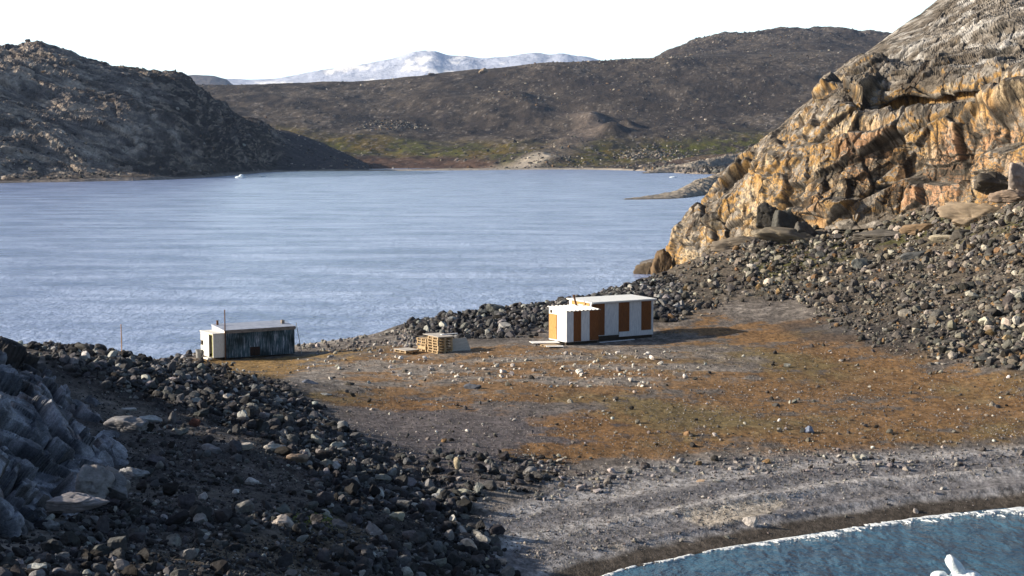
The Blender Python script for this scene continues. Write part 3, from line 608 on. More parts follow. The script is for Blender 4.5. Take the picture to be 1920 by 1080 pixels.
mm = N(n, 'ShaderNodeMix', data_type='RGBA', blend_type='MULTIPLY'); mm.inputs[0].default_value = 1; n.links.new(mx.outputs[2], mm.inputs[6]); n.links.new(r.outputs[0], mm.inputs[7])
n.links.new(mm.outputs[2], b.inputs['Base Color'])
prev = None
for sc, dist, st in ((.45, .55, (1, .5, 1)), (1.6, .22, (1, .6, 1)), (6, .05, None)):
    q = noise_node(n, sc, 3, .6, stretch=st); bp = N(n, 'ShaderNodeBump', Strength=.9, Distance=dist); n.links.new(q.outputs['Fac'], bp.inputs['Height'])
    if prev: n.links.new(prev, bp.inputs['Normal'])
    prev = bp.outputs[0]
n.links.new(prev, b.inputs['Normal'])
M_WATER = m
E = 20200.
link('water', mk_mesh('water', [(-E, -200, 0), (E, -200, 0), (E, E, 0), (-E, E, 0)], [(0, 1, 2, 3)], mats=[M_WATER]), kind='structure')

# surf: a low broken ridge of foam along the cove's edge
pts = catmull(np.array([list(p) for p in SHORE_COVE]), 1600, 0)
tg = np.gradient(pts, axis=0); tg /= np.linalg.norm(tg, axis=1, keepdims=True); nr = np.stack([tg[:, 1], -tg[:, 0]], 1)
ac = np.concatenate([[0], np.cumsum(np.linalg.norm(np.diff(pts, axis=0), axis=1))])
wid = .55 + .6 * ss(-.2, .5, noise(ac / 5, ac * 0, seed=161)) + .22 * noise(ac / .7, ac * 0, seed=162); wid *= .6 + 1.3 * ss(9, 18, pts[:, 0])
K = 14; tt = np.linspace(0, 1, K)
off0 = -.12 + .25 * noise(ac / 2.5, ac * 0, seed=163) + .09 * noise(ac / .5, ac * 0, seed=164)
O_ = off0[:, None] + tt[None] * np.maximum(wid, .1)[:, None]
X = pts[:, 0][:, None] + nr[:, 0][:, None] * O_; Y = pts[:, 1][:, None] + nr[:, 1][:, None] * O_
Z = .012 + (.03 * np.sin(np.pi * tt) ** .7)[None] * (1 + .8 * fbm(X / .25, Y / .25, o=3, seed=165)) - .05 * ((tt == 0) | (tt == 1))[None]
Z = Z - .25 * ss(.05, .35, fbm(X / .55, Y / .3, o=4, seed=166, g=.65) * 1.7 + 1.1 * tt[None] - .34)
S = np.stack([X, Y, Z], -1); nn = normals(S)
M_FOAM = paint_mat('foam', (.50, .56, .62), (.80, .82, .84), 5, bump=.03, rough=.9)
link('surf_foam', mk_mesh('surf_foam', S, grid_faces(len(pts), K, face_flip(S, nn)), mats=[M_FOAM]), kind='stuff')

# ------------------------------------------------------------------ rocks
rng = np.random.default_rng(7)
def ico(level):
    bm = bmesh.new(); bmesh.ops.create_icosphere(bm, subdivisions=level, radius=1); bm.verts.ensure_lookup_table()
    V = np.array([v.co[:] for v in bm.verts]); F = np.array([[v.index for v in f.verts] for f in bm.faces]); bm.free(); return V, F
ICO = {k: ico(k) for k in (1, 2, 3, 4, 5)}
def rock(level, seed, planes=9, rnd=.0, rough=.05, flat=.7):
    r = np.random.default_rng(seed); V, F = ICO[level]
    nrm = r.normal(size=(planes, 3)); nrm /= np.linalg.norm(nrm, axis=1, keepdims=True); d = r.uniform(.42, .8, planes)
    q = V @ nrm.T; rad = np.where(q > .05, d / np.maximum(q, .05), 9).min(1); rad = np.minimum(rad, 1.0 + .15 * r.uniform())
    rad = lerp(rad, .75, rnd) * (1 + rough * fbm(V[:, 0] * 1.7 + seed, V[:, 1] * 1.7, V[:, 2] * 1.7, o=4, seed=seed, g=.65) * 1.6)
    W = V * rad[:, None]; W = W / np.abs(W).max(0) * np.array([1, r.uniform(.55, .95), flat * r.uniform(.65, 1.2)]); return W, F
PRO = {1: [rock(1, s, 7, .0, .04) for s in range(10)], 2: [rock(2, 40 + s) for s in range(16)]}
def rotmats(n, tilt=.35, rg=rng):
    a = rg.uniform(0, 2 * np.pi, n); bx = rg.normal(0, tilt, n); by = rg.normal(0, tilt, n)
    def R(ax, t):
        c, s = np.cos(t), np.sin(t); M = np.zeros((n, 3, 3)); i, j = [(1, 2), (2, 0), (0, 1)][ax]
        M[:, ax, ax] = 1; M[:, i, i] = c; M[:, j, j] = c; M[:, i, j] = -s; M[:, j, i] = s; return M
    return R(0, bx) @ R(1, by) @ R(2, a)
def merge_rocks(pos, size, cols, level, tilt=.5, squash=1.0):
    """many stones in one mesh: vertices, faces, colours"""
    n = len(pos); pick = rng.integers(0, len(PRO[level]), n); Rm = rotmats(n, tilt); Vs = []; Fs = []; Cs = []; base = 0
    for k, (V, F) in enumerate(PRO[level]):
        idx = np.where(pick == k)[0]
        if not len(idx): continue
        W = np.einsum('nij,vj->nvi', Rm[idx], V) * size[idx][:, None, None]; W[..., 2] *= squash; W += pos[idx][:, None]
        Vs.append(W.reshape(-1, 3)); Fs.append((F[None] + (np.arange(len(idx)) * len(V))[:, None, None] + base).reshape(-1, 3)); base += len(idx) * len(V)
        Cs.append(np.repeat(cols[idx], len(V), 0))
    return np.concatenate(Vs), np.concatenate(Fs), np.concatenate(Cs)
PAL = {'dark': [(.028, .028, .032), (.055, .055, .06), (.085, .085, .092), (.18, .18, .185), (.022, .02, .02), (.30, .30, .30)],
       'mid': [(.06, .057, .055), (.11, .105, .10), (.16, .145, .125), (.34, .31, .27), (.03, .027, .025), (.17, .11, .06)],
       'pale': [(.5, .48, .45), (.35, .33, .32), (.25, .22, .2), (.6, .58, .55)], 'grit': [(.2, .19, .19), (.12, .11, .11), (.3, .28, .27)]}
PW = {'dark': [.25, .27, .22, .12, .09, .05], 'mid': [.26, .27, .20, .10, .10, .07], 'pale': [.3, .3, .2, .2], 'grit': [.4, .35, .25]}
def colors(kind, n):
    return np.array(PAL[kind])[rng.choice(len(PAL[kind]), n, p=PW[kind])] * rng.uniform(.6, 1.3, (n, 1)) * rng.uniform(.95, 1.05, (n, 3))
#   place name, polygon, count, median size (half width, m), spread, palette
REG = [
 ('moraine', [(70, 648), (110, 636), (190, 634), (290, 652), (430, 694), (560, 744), (640, 820), (560, 840), (420, 790), (300, 745), (150, 700)], 3400, .11, .65, 'dark', 'in the dark rubble ridge left of the weathered hut'),
 ('moraine', [(560, 744), (650, 815), (760, 860), (720, 900), (600, 880), (520, 830), (500, 770)], 2100, .085, .65, 'dark', 'in the dark rubble between the hollow and the grey flat'),
 ('moraine', [(560, 850), (720, 870), (870, 950), (975, 1085), (640, 1085), (700, 1000), (600, 930)], 2500, .105, .65, 'dark', 'in the rubble tongue running down to the cove beach'),
 ('hollow', [(250, 770), (420, 800), (620, 900), (640, 960), (420, 1000), (180, 1000), (240, 880)], 1700, .05, .8, 'dark', 'in the shaded hollow beside the left outcrop'),
 ('front', [(150, 990), (420, 960), (620, 950), (720, 1000), (660, 1085), (60, 1085)], 1200, .06, .8, 'dark', 'on the brown ground at the bottom left of the photo'),
 ('slope', [(1240, 520), (1400, 470), (1560, 430), (1700, 425), (1930, 395), (1930, 470), (1700, 500), (1500, 530), (1380, 560), (1260, 600)], 3300, .135, .68, 'mid', 'on the grassy rubble slope at the foot of the golden cliff'),
 ('slope', [(1290, 490), (1400, 450), (1500, 412), (1700, 392), (1930, 355), (1930, 420), (1700, 440), (1450, 500)], 1500, .20, .75, 'mid', 'on the grassy rubble slope at the foot of the golden cliff'),
 ('slope', [(1400, 520), (1600, 490), (1930, 440), (1930, 590), (1750, 600), (1600, 560), (1450, 560)], 3200, .125, .65, 'mid', 'in the boulder field on the right hand slope'),
 ('slope', [(1500, 560), (1700, 570), (1930, 560), (1930, 690), (1800, 668), (1640, 645), (1560, 610)], 3600, .075, .72, 'mid', 'in the loose scree at the right edge above the orange moss'),
 ('edge', [(1840, 560), (1930, 540), (1930, 692), (1850, 680)], 330, .26, .4, 'mid', 'in the loose scree at the right edge above the orange moss'),
 ('shore', [(760, 606), (840, 584), (1000, 556), (1060, 552), (1060, 590), (1030, 608), (930, 634), (860, 634), (790, 622)], 2100, .18, .55, 'dark', 'in the shore rubble behind the pallets'),
 ('shore', [(1050, 552), (1120, 547), (1210, 516), (1280, 540), (1260, 604), (1180, 560), (1050, 570)], 2100, .20, .55, 'dark', 'in the shore rubble behind the striped hut'),
 ('beach2', [(560, 648), (760, 616), (800, 640), (740, 655), (560, 662)], 420, .12, .5, 'grit', 'on the strip of shingle between the two huts'),
 ('plain', [(540, 690), (1000, 660), (1250, 660), (1500, 640), (1700, 660), (1930, 700), (1930, 860), (1000, 890), (760, 840), (640, 760)], 800, .055, .75, 'mid', 'on the mossy gravel flat'),
 ('pebble', [(430, 690), (1000, 645), (1250, 650), (1930, 640), (1930, 870), (1500, 960), (1000, 1060), (900, 980), (700, 850), (540, 740)], 26000, .026, .5, 'grit', 'on the flat'),
 ('pebble', [(100, 690), (450, 700), (650, 850), (960, 1085), (60, 1085), (240, 880)], 14000, .03, .55, 'dark', 'on the flat'),
 ('slope', [(1930, 400), (2450, 360), (2450, 740), (2150, 720), (1930, 692)], 2600, .15, .65, 'mid', 'beyond the right edge'),
 ('front', [(-60, 940), (120, 960), (240, 940), (260, 1090), (-60, 1090)], 1100, .07, .75, 'dark', 'at the bottom left'),
 ('litter', [(540, 690), (1000, 660), (1250, 660), (1500, 640), (1700, 660), (1930, 700), (1930, 860), (1000, 890), (760, 840), (640, 760)], 90, .10, .35, 'pale', 'on the mossy gravel flat'),
 ('hutfront', [(540, 665), (720, 660), (760, 672), (1000, 660), (1240, 660), (1300, 700), (1200, 730), (560, 700)], 450, .08, .6, 'pale', 'on the gravel in front of the huts'),
 ('flatedge', [(760, 850), (900, 850), (1060, 860), (1000, 930), (880, 940)], 420, .10, .7, 'dark', 'among the dark stones above the left end of the beach'),
 ('berm', [(1000, 900), (1200, 870), (1500, 852), (1930, 840), (1930, 870), (1500, 885), (1200, 905), (1000, 940)], 1100, .055, .65, 'grit', 'along the top of the cove beach'),
 ('beach', [(960, 1000), (1200, 900), (1930, 860), (1930, 930), (1500, 975), (1180, 1040), (1000, 1080)], 700, .03, .6, 'grit', 'on the cove beach'),
]
allr = []
for ri, (zone, poly, cnt, med, sg, pal, where) in enumerate(REG):
    poly_a = np.array(poly, float); lo, hi = poly_a.min(0), poly_a.max(0)
    q = rng.uniform(lo, hi, (cnt * 6, 2)); q = q[poly_sd(q[:, 0], q[:, 1], poly) > rng.normal(-4, 7, len(q))][:cnt * 2]
    x, y, z, ok = ground_at(q[:, 0], q[:, 1], 3); sz = np.clip(med * np.exp(rng.normal(0, sg, len(x))), .02, .42 if pal == 'dark' and zone != 'shore' else .62 if zone in ('slope', 'shore', 'edge') else .28)
    # stones gather in clumps
    dn = fbm(x / 3.2, y / 4.5, o=3, seed=200 + ri); keep = ok & (rng.uniform(-.55, .45, len(x)) < dn + .12) & (z > .05)
    for fx, fy, fz, fr in FLATS: keep &= ~((np.hypot(x - fx, y - fy) < fr * .62) & (sz > .03))
    cc = colors(pal, len(x)); idx = np.where(keep)[0][:cnt]
    for i in idx: allr.append((x[i], y[i], z[i], sz[i], ri, cc[i]))
xc, yc = rng.uniform(-36, -20, 1500), rng.uniform(90, 112, 1500); zc_ = height(xc, yc); sc2 = np.clip(.14 * np.exp(rng.normal(0, .55, 1500)), .03, .5); c2 = colors('dark', 1500)
for i in range(1500):
    if zc_[i] > .3 and fbm(xc[i:i + 1] / 3, yc[i:i + 1] / 3, o=2, seed=77)[0] > -.15: allr.append((xc[i], yc[i], zc_[i], sc2[i], 0, c2[i]))
A = np.array([(a[0], a[1], a[2], a[3], a[4]) for a in allr]); CC = np.array([a[5] for a in allr])
pxs = A[:, 3] / np.hypot(A[:, 1], A[:, 0]) * FPX
qx, qy = project(A[:, 0], A[:, 1], A[:, 2]); inview = (qx > 5) & (qx < 1915) & (qy < 1070)

M_ROCK = vcol_mat('stone', fine=((6.0, .35), (30.0, .25)), bump=((5.0, .05), (22.0, .012)), rough=.88, spec=.2)
def boulder_mat():
    m, n, b = base_mat('boulder_stone', .88, .2); oi = N(n, 'ShaderNodeObjectInfo'); nz = noise_node(n, 2.2, 6, .65)
    mp = ramp(n, nz.outputs['Fac'], [(.3, (.55,) * 3), (.7, (1.35,) * 3)])
    mx = N(n, 'ShaderNodeMix', data_type='RGBA', blend_type='MULTIPLY'); mx.inputs[0].default_value = 1
    n.links.new(oi.outputs['Color'], mx.inputs[6]); n.links.new(mp.outputs[0], mx.inputs[7]); n.links.new(mx.outputs[2], b.inputs['Base Color'])
    bp = N(n, 'ShaderNodeBump', Strength=1, Distance=.06); n.links.new(nz.outputs['Fac'], bp.inputs['Height']); n.links.new(bp.outputs[0], b.inputs['Normal']); return m
M_BOULD = boulder_mat()
BME = []
for s in range(14):
    V, F = rock(3, 300 + s, 9 + s % 5, .0, .09, 1.0); BME.append(mk_mesh('boulder', V, F, smooth=False, mats=[M_BOULD]))
NB = [0]
BLK = []
for q in range(6):
    V, F = rock(5, 500 + q, 8, .0, .05, 1.1); n_ = V / np.linalg.norm(V, axis=1, keepdims=True)
    f1_, f2_, c_ = facets(V[:, 0] * 1.6 + q, V[:, 1] * 1.6, V[:, 2] * 1.6, 600 + q); V = V + n_ * (.16 * c_ - .05 * ss(.06, 0, f2_ - f1_) + .05 * fbm(V[:, 0] * 6, V[:, 1] * 6, V[:, 2] * 12, o=4, seed=q, g=.6))[:, None]
    BLK.append(mk_mesh('boulder', V, F, mats=[M_BOULD]))
def boulder(x, y, z, size, colr, label, group=None, mesh=None, scl=(1, 1, 1), rot=None, sink=.25):
    o = link('boulder', BME[int(rng.integers(0, 14))] if mesh is None else BME[mesh], label=label, category='boulder')
    if group: o['group'] = group
    o.location = (x, y, z + size * (.75 * scl[2] - sink)); o.scale = tuple(size * k for k in scl)
    o.rotation_euler = rot if rot is not None else (rng.normal(0, .35), rng.normal(0, .35), rng.uniform(0, 6.28)); o.color = (*colr, 1); NB[0] += 1; return o

# stones one can single out: pixel of the foot, half width (m), colour, label, mesh, scale, rotation
HERO = [
 (1407, 985, .36, (.50, .47, .46), 'whitish grey boulder sitting alone on the cove beach near the surf', 3, (1, .9, .95)),
 (1518, 811, .34, (.20, .24, .34), 'blue grey pointed boulder alone on the orange moss', 5, (1, .8, .75)),
 (857, 880, .26, (.42, .36, .26), 'upright tan pointed stone at the dark edge of the flat', 2, (.7, .7, 1.7)),
 (558, 868, .52, (.27, .21, .17), 'brown and pink peaked boulder in the left rubble', 6, (1, .8, .8)),
 (575, 860, .30, (.55, .48, .42), 'small pale peaked stone on the right of the brown boulder', 1, (.8, .8, 1.2)),
 (516, 846, .55, (.42, .40, .38), 'long whitish boulder above the shaded hollow, right of its twin', 7, (1.0, .7, .55)),
 (456, 842, .55, (.40, .38, .36), 'flat topped pale boulder at the upper rim of the shaded hollow', 8, (1.15, .7, .5)),
 (396, 846, .50, (.20, .21, .24), 'grey slab boulder at the left of the pale rim boulders', 9, (1.1, .7, .5)),
 (470, 905, .34, (.5, .5, .52), 'oval white stone low in the shaded hollow', 10, (1.1, .8, .6)),
 (443, 925, .16, (.75, .75, .78), 'small bright white stone in the dark hollow', 4, (1, .9, .8)),
 (880, 1032, .46, (.46, .40, .35), 'large pinkish cube shaped boulder at the edge of the beach gravel', 0, (1, .9, .9)),
 (912, 1062, .36, (.48, .44, .34), 'rounded yellowish boulder at the bottom of the rubble tongue', 11, (1, .9, .85)),
 (938, 1058, .34, (.36, .30, .26), 'rounded brown boulder touching the yellowish one by the beach', 12, (1.1, .9, .7)),
 (745, 975, .42, (.33, .32, .26), 'olive grey boulder midway down the rubble tongue', 13, (1, .9, .8)),
 (825, 935, .36, (.36, .38, .42), 'blue white rounded boulder on the dark gravel', 3, (1.1, .9, .7)),
 (870, 925, .34, (.33, .33, .28), 'flat greenish boulder right of the blue white one', 1, (1.2, .9, .6)),
 (712, 935, .30, (.48, .50, .52), 'upright pale blue stone among dark rubble', 2, (.8, .7, 1.2)),
 (528, 985, .45, (.38, .34, .32), 'pinkish boulder at the left of the green moss patch', 5, (1.2, .9, .6)),
 (285, 790, .55, (.45, .47, .50), 'long white boulder on the slope above the hollow', 7, (1.2, .7, .5)),
 (245, 770, .40, (.45, .46, .48), 'low pale slab on the shaded slope left of the long white boulder', 8, (1.2, .7, .4)),
 (366, 800, .40, (.11, .05, .038), 'rust red boulder on the left rubble slope', 12, (.9, .8, .9)),
 (162, 678, .42, (.55, .54, .55), 'white pointed boulder on the crest of the left rubble', 2, (.7, .7, 1.1)),
 (155, 658, .55, (.07, .07, .07), 'dark boulder topping the left rubble crest', 6, (1.1, .9, .8)),
 (885, 728, .55, (.10, .11, .14), 'dark blue rocky hump on the flat below the pallets', 9, (1.15, .9, .5)),
 (578, 718, .55, (.12, .14, .19), 'low dark blue slab right of the rubble crest', 10, (1.3, .9, .4)),
 (655, 722, .35, (.08, .075, .07), 'small dark boulder on the light gravel', 4, (1.2, .9, .5)),
 (610, 740, .35, (.25, .26, .27), 'flat grey stone with a long shadow on the gravel', 1, (1.3, .9, .4)),
 (752, 674, .22, (.75, .75, .76), 'white block shaped stone in front of the low pallet', 0, (.9, .8, 1.0)),
 (1475, 688, .36, (.28, .28, .25), 'pile like grey boulder on the moss right of the striped hut', 11, (1.1, .8, .7)),
 (1466, 688, .2, (.22, .14, .08), 'brown stone against the left side of the pile like grey boulder', 3, (1, .9, .8)),
 (1745, 684, .22, (.12, .11, .10), 'dark stone at the left of the row on the right hand moss', 4, (1.2, .9, .6)),
 (1758, 683, .20, (.5, .48, .45), 'pale round stone in the middle of the row on the right hand moss', 13, (1, .9, .8)),
 (1770, 684, .20, (.3, .28, .26), 'grey stone at the right end of the row on the moss', 8, (1.2, .9, .6)),
 (1460, 806, .16, (.4, .38, .35), 'small pale stone left of the blue grey pointed boulder', 1, (1, .9, .7)),
 (1462, 810, .17, (.06, .06, .06), 'black stone under the small pale one on the moss', 3, (1.2, .9, .6)),
 (1438, 868, .27, (.22, .14, .07), 'rusty brown stone at the top of the beach', 5, (1.2, .9, .6)),
 (1605, 862, .24, (.45, .42, .36), 'pale stone topping a small heap above the beach', 2, (.9, .9, 1.0)),
 (1600, 869, .26, (.25, .25, .27), 'grey stone at the base of the small heap above the beach', 9, (1.4, .9, .5)),
 (1768, 918, .20, (.4, .39, .38), 'pale grey stone on the middle of the right beach', 10, (1.3, .9, .7)),
 (1315, 903, .22, (.4, .3, .22), 'pinkish stone in a short row on the left beach', 12, (1.2, .9, .6)),
 (1348, 904, .24, (.45, .44, .42), 'whitish stone in a short row on the left beach', 13, (1.3, .9, .6)),
 (1120, 901, .17, (.4, .36, .28), 'yellowish stone in the dark gravel above the left beach', 1, (1, .9, .8)),
 (905, 590, .55, (.16, .17, .17), 'big grey boulder standing out of the shore rubble behind the pallets', 7, (1.1, .9, .7)),
 (930, 586, 1.0, (.15, .16, .16), 'largest rounded boulder of the shore rubble behind the pallets', 8, (1.1, .9, .7)),
 (1612, 504, 1.1, (.14, .15, .15), 'dark round boulder in the middle of the right slope', 3, (.9, .9, .85)),
 (1578, 512, .55, (.35, .28, .22), 'pinkish boulder left of the dark round one on the slope', 5, (.9, .9, 1.0)),
 (1710, 485, 1.0, (.12, .125, .13), 'long dark slab boulder on the right slope', 9, (1.5, .9, .6)),
 (1770, 452, 1.1, (.40, .36, .28), 'large pale wedge boulder on the grass below the cliff', 6, (1.5, .9, .6)),
 (1802, 445, 1.0, (.07, .065, .06), 'dark block beside the large pale wedge boulder', 4, (1.3, .9, .7)),
 (1410, 503, .6, (.5, .48, .45), 'white round boulder on the lower left of the slope', 13, (1, .9, .9)),
 (1905, 560, .55, (.45, .42, .38), 'light boulder at the right edge of the slope', 2, (1, .9, 1)),
 (1890, 640, .45, (.35, .26, .15), 'tan boulder at the right edge low in the scree', 12, (1, .9, 1)),
 (1905, 612, .5, (.5, .47, .43), 'upright pale boulder at the right edge above the tan one', 2, (.7, .7, 1.2)),
]
for i, (a, b_, s, c_, lab, me_, sc_) in enumerate(HERO):
    x, y, z, _ = ground_at(a, b_); boulder(x[0], y[0], z[0], s, c_, lab, mesh=me_, scl=sc_, rot=(rng.normal(0, .12), rng.normal(0, .12), rng.uniform(-.5, .5)))
# big blocks fallen at the cliff's foot and against the outcrop: pixel of centre, distance
BIG = [
 (1215, 500, 226, 1.9, (.11, .085, .06), 'dark rectangular rock block standing in the water at the cliff end', (1.1, .8, 1.0), 0),
 (1242, 488, 225, 2.0, (.13, .09, .055), 'taller dark block between the water and the orange rock', (.75, .8, 1.3), 2),
 (1395, 445, 197, 3.2, (.17, .145, .12), 'long leaning slab below the orange foot of the cliff', (1.5, .9, .42), 7),
 (1475, 440, 191, 2.7, (.19, .165, .13), 'flat grey slab lying on the grass at the cliff foot', (1.5, .9, .28), 8),
 (1470, 395, 197, 2.8, (.07, .07, .065), 'dark jagged block pile under the golden wall', (1.1, .9, .9), 5),
 (1500, 385, 198, 2.3, (.06, .065, .06), 'black block right above the dark jagged one', (1.1, .9, .9), 6),
 (1510, 408, 192, 1.7, (.09, .085, .08), 'small dark block beside the streaked buttress', (1.1, .9, .9), 9),
 (1440, 400, 201, 1.9, (.05, .048, .045), 'black block at the left of the cliff foot recess', (1, .9, 1.1), 4),
 (1830, 345, 171, 3.0, (.30, .24, .18), 'big tilted brown slab leaning on the cliff foot at right', (1.4, .8, .6), 0),
 (1862, 345, 169, 1.7, (.08, .07, .06), 'dark overhanging block at the right end of the tilted slab', (1.3, .9, .7), 3),
 (1660, 412, 180, 2.6, (.13, .12, .11), 'low grey ledge block under the pink streaked wall', (1.7, .9, .35), 10),
 (1725, 398, 177, 1.7, (.24, .17, .11), 'rusty block on the low ledge under the wall', (1.4, .9, .5), 12),
 (1908, 335, 160, 1.7, (.30, .26, .24), 'pinkish grey rounded block at the right edge under the cliff', (1.1, .9, 1.0), 11),
 (1895, 368, 158, 1.8, (.26, .20, .16), 'brown block low at the right edge below the cliff', (1.4, .9, .5), 1),
 (195, 848, 56.5, .95, (.33, .31, .31), 'large pale block with a flat face at the right of the left outcrop', (1.0, .8, .85), 0),
 (240, 800, 60, .7, (.20, .20, .22), 'shaded block above the large pale one beside the outcrop', (1.3, .9, .5), 8),
 (172, 905, 50.5, .75, (.27, .26, .27), 'rounded grey block low at the foot of the left outcrop', (1, .9, .8), 11),
 (215, 915, 51, .55, (.22, .22, .24), 'grey cube shaped block right of the rounded one by the outcrop', (1, .9, .8), 3),
 (248, 888, 53, .5, (.26, .27, .3), 'bluish block at the edge of the black hollow', (1.1, .9, .6), 13),
 (140, 940, 45.5, .7, (.25, .24, .26), 'layered grey block near the bottom of the outcrop', (1.4, .9, .5), 10),
]
for a, b_, Dd, s, c_, lab, sc_, me_ in BIG:
    p = P(a, b_, Dd); hgt = float(height(np.array([p[0]]), np.array([p[1]]))[0])
    sc_ = (sc_[0], sc_[1], max(sc_[2], .42))
    o = boulder(p[0], p[1], p[2], s, c_, lab, mesh=me_, scl=sc_, rot=(rng.normal(0, .1), rng.normal(0, .12), rng.uniform(-.3, .3)), sink=0); o.data = BLK[me_ % 6]
    low = p[2] < hgt + s * 1.5
    o.location = (p[0], p[1], hgt + s * sc_[2] * .18) if low and hgt > -.5 else tuple(p)
nind = 292 - NB[0]
order = np.argsort(-np.where(inview, pxs, 0)); ind = order[:nind]; rest = np.ones(len(A), bool); rest[ind] = False
def tone(c):
    l = c.mean(); t = 'pale' if l > .26 else 'light grey' if l > .15 else 'mid grey' if l > .075 else 'dark grey' if l > .035 else 'black'
    return 'tan' if c[0] > c[2] * 1.5 and l > .07 else t
SHORT = {'in the dark rubble ridge left of the weathered hut': 'in the left rubble ridge', 'in the dark rubble between the hollow and the grey flat': 'in the rubble beside the grey flat', 'in the rubble tongue running down to the cove beach': 'in the rubble above the beach',
         'in the shaded hollow beside the left outcrop': 'in the shaded hollow', 'on the brown ground at the bottom left of the photo': 'at the bottom left', 'on the grassy rubble slope at the foot of the golden cliff': 'on the slope under the cliff',
         'in the boulder field on the right hand slope': 'in the right boulder field', 'in the loose scree at the right edge above the orange moss': 'in the right hand scree', 'in the shore rubble behind the pallets': 'in the shore rubble', 'in the shore rubble behind the striped hut': 'in the shore rubble',
         'on the strip of shingle between the two huts': 'on the shingle between the huts'}
LM = [(a, b_, lab) for a, b_, lab in ((162, 678, 'white pointed boulder'), (366, 800, 'rust red boulder'), (285, 790, 'long white boulder'), (456, 842, 'flat topped pale boulder'), (516, 846, 'long whitish boulder'), (558, 868, 'brown peaked boulder'), (470, 905, 'oval white stone'),
      (880, 1032, 'pinkish boulder by the beach'), (938, 1058, 'rounded brown boulder'), (745, 975, 'olive grey boulder'), (825, 935, 'blue white boulder'), (712, 935, 'upright pale blue stone'), (528, 985, 'boulder by the green moss'), (930, 586, 'largest shore boulder'), (1612, 504, 'dark round boulder'),
      (1710, 485, 'long dark slab'), (1770, 452, 'pale wedge boulder'), (1410, 503, 'white round boulder'), (1905, 560, 'light boulder at the edge'), (1890, 640, 'tan boulder at the edge'), (1230, 490, 'two dark blocks in the water'), (1130, 600, 'striped hut'), (825, 645, 'pallet stacks'), (490, 640, 'weathered hut'),
      (857, 880, 'upright tan stone'), (1475, 688, 'boulder pile on the moss'), (195, 848, 'large block by the outcrop'), (140, 940, 'lowest outcrop block'), (229, 660, 'orange marker pole'), (1518, 811, 'blue grey pointed boulder'), (600, 1040, 'lowest rubble'), (350, 1040, 'bottom left corner'))]
seen_ = {}
for i in ind:
    zone, poly, *_, where = REG[int(A[i, 4])]; m_ = int(rng.integers(0, 14)); zs = rng.uniform(.55, 1.0); pw = pxs[i]
    sizew = 'huge' if pw > 17 else 'large' if pw > 12.5 else 'medium' if pw > 10 else 'small'; shp_ = 'flat' if zs < .68 else 'blocky' if zs < .84 else 'tall'
    d_ = [math.hypot(qx[i] - a, (qy[i] - b_) * 1.3) for a, b_, _ in LM]; k_ = int(np.argmin(d_)); a, b_, nm = LM[k_]
    dx_, dy_ = qx[i] - a, qy[i] - b_; rel = ('right of' if dx_ > 0 else 'left of') if abs(dx_) > abs(dy_) else ('in front of' if dy_ > 0 else 'behind')
    near = 'just ' if d_[k_] < 45 else 'well ' if d_[k_] > 110 else ''
    lab = '%s %s %s boulder, %s%s the %s' % (sizew, tone(CC[i]), shp_, near, rel, nm)
    if len(lab.split()) > 13: lab = lab.replace('just ', '').replace('well ', '')
    seen_.setdefault(lab, []).append((qx[i], boulder(A[i, 0], A[i, 1], A[i, 2], A[i, 3], CC[i], lab, mesh=m_, group='boulders ' + SHORT.get(where, where), sink=.2, scl=(1, 1, zs))))
for lab, lst in seen_.items():
    if len(lst) > 1:
        lst.sort(key=lambda t: t[0])
        for k_, (_, o) in enumerate(lst): o['label'] = '%s, %s' % (lab, 'leftmost' if k_ == 0 else 'rightmost' if k_ == len(lst) - 1 else 'middle one' if len(lst) == 3 else ['second', 'third', 'fourth', 'fifth', 'sixth', 'seventh'][min(k_ - 1, 5)] + ' from left')
R_ = np.where(rest)[0]; big = R_[pxs[R_] > 3.2]; sml = R_[pxs[R_] <= 3.2]
parts = []
for idx, lev in ((big, 2), (sml, 1)):
    pos = A[idx, :3].copy(); pos[:, 2] += A[idx, 3] * .30; parts.append(merge_rocks(pos, A[idx, 3], CC[idx], lev))
b0 = len(parts[0][0]); link('rubble', mk_mesh('rubble', np.concatenate([parts[0][0], parts[1][0]]), np.concatenate([parts[0][1], parts[1][1] + b0]), np.concatenate([parts[0][2], parts[1][2]]), smooth=False, mats=[M_ROCK]), kind='stuff')

# scattered stones on the far hills
def far_stones(S2, vv, cnt, v0, v1, smin, smax, seed, clump):
    r = np.random.default_rng(seed); nv, nu = vv.shape; i = r.integers(0, nv, cnt); j = r.integers(0, nu, cnt); p = S2[i, j]
    k = (vv[i, j] > v0) & (vv[i, j] < v1) & (fbm(p[:, 0] / clump, p[:, 1] / clump, o=3, seed=seed) > r.uniform(-.3, .6, cnt)); p = p[k]
    return p, smin * (smax / smin) ** (r.uniform(0, 1, len(p)) ** 2.2)
pa, sa = far_stones(*HILL, 9000, 1.2, 5.6, .5, 2.3, 5, 60); pb, sb = far_stones(*VALLEY, 16000, 1.3, 9.2, .8, 3.6, 6, 150)
cr_ = []
for bx, by, wx_, wy_, k in ((740, 235, 45, 7, 260), (1230, 285, 45, 9, 260), (1180, 292, 30, 5, 120), (960, 180, 50, 14, 150), (1080, 160, 120, 20, 200), (1330, 75, 70, 14, 260), (1480, 65, 120, 10, 260), (1300, 312, 80, 8, 400), (1020, 300, 60, 6, 90)):
    pr, qr = project(VALLEY[0][..., 0], VALLEY[0][..., 1], VALLEY[0][..., 2]); wgt = np.exp(-((pr - bx) / wx_) ** 2 - ((qr - by) / wy_) ** 2).ravel() * (VALLEY[1].ravel() < 9.3)
    pk = rng.choice(len(wgt), k, p=wgt / wgt.sum()); cr_.append(VALLEY[0].reshape(-1, 3)[pk])
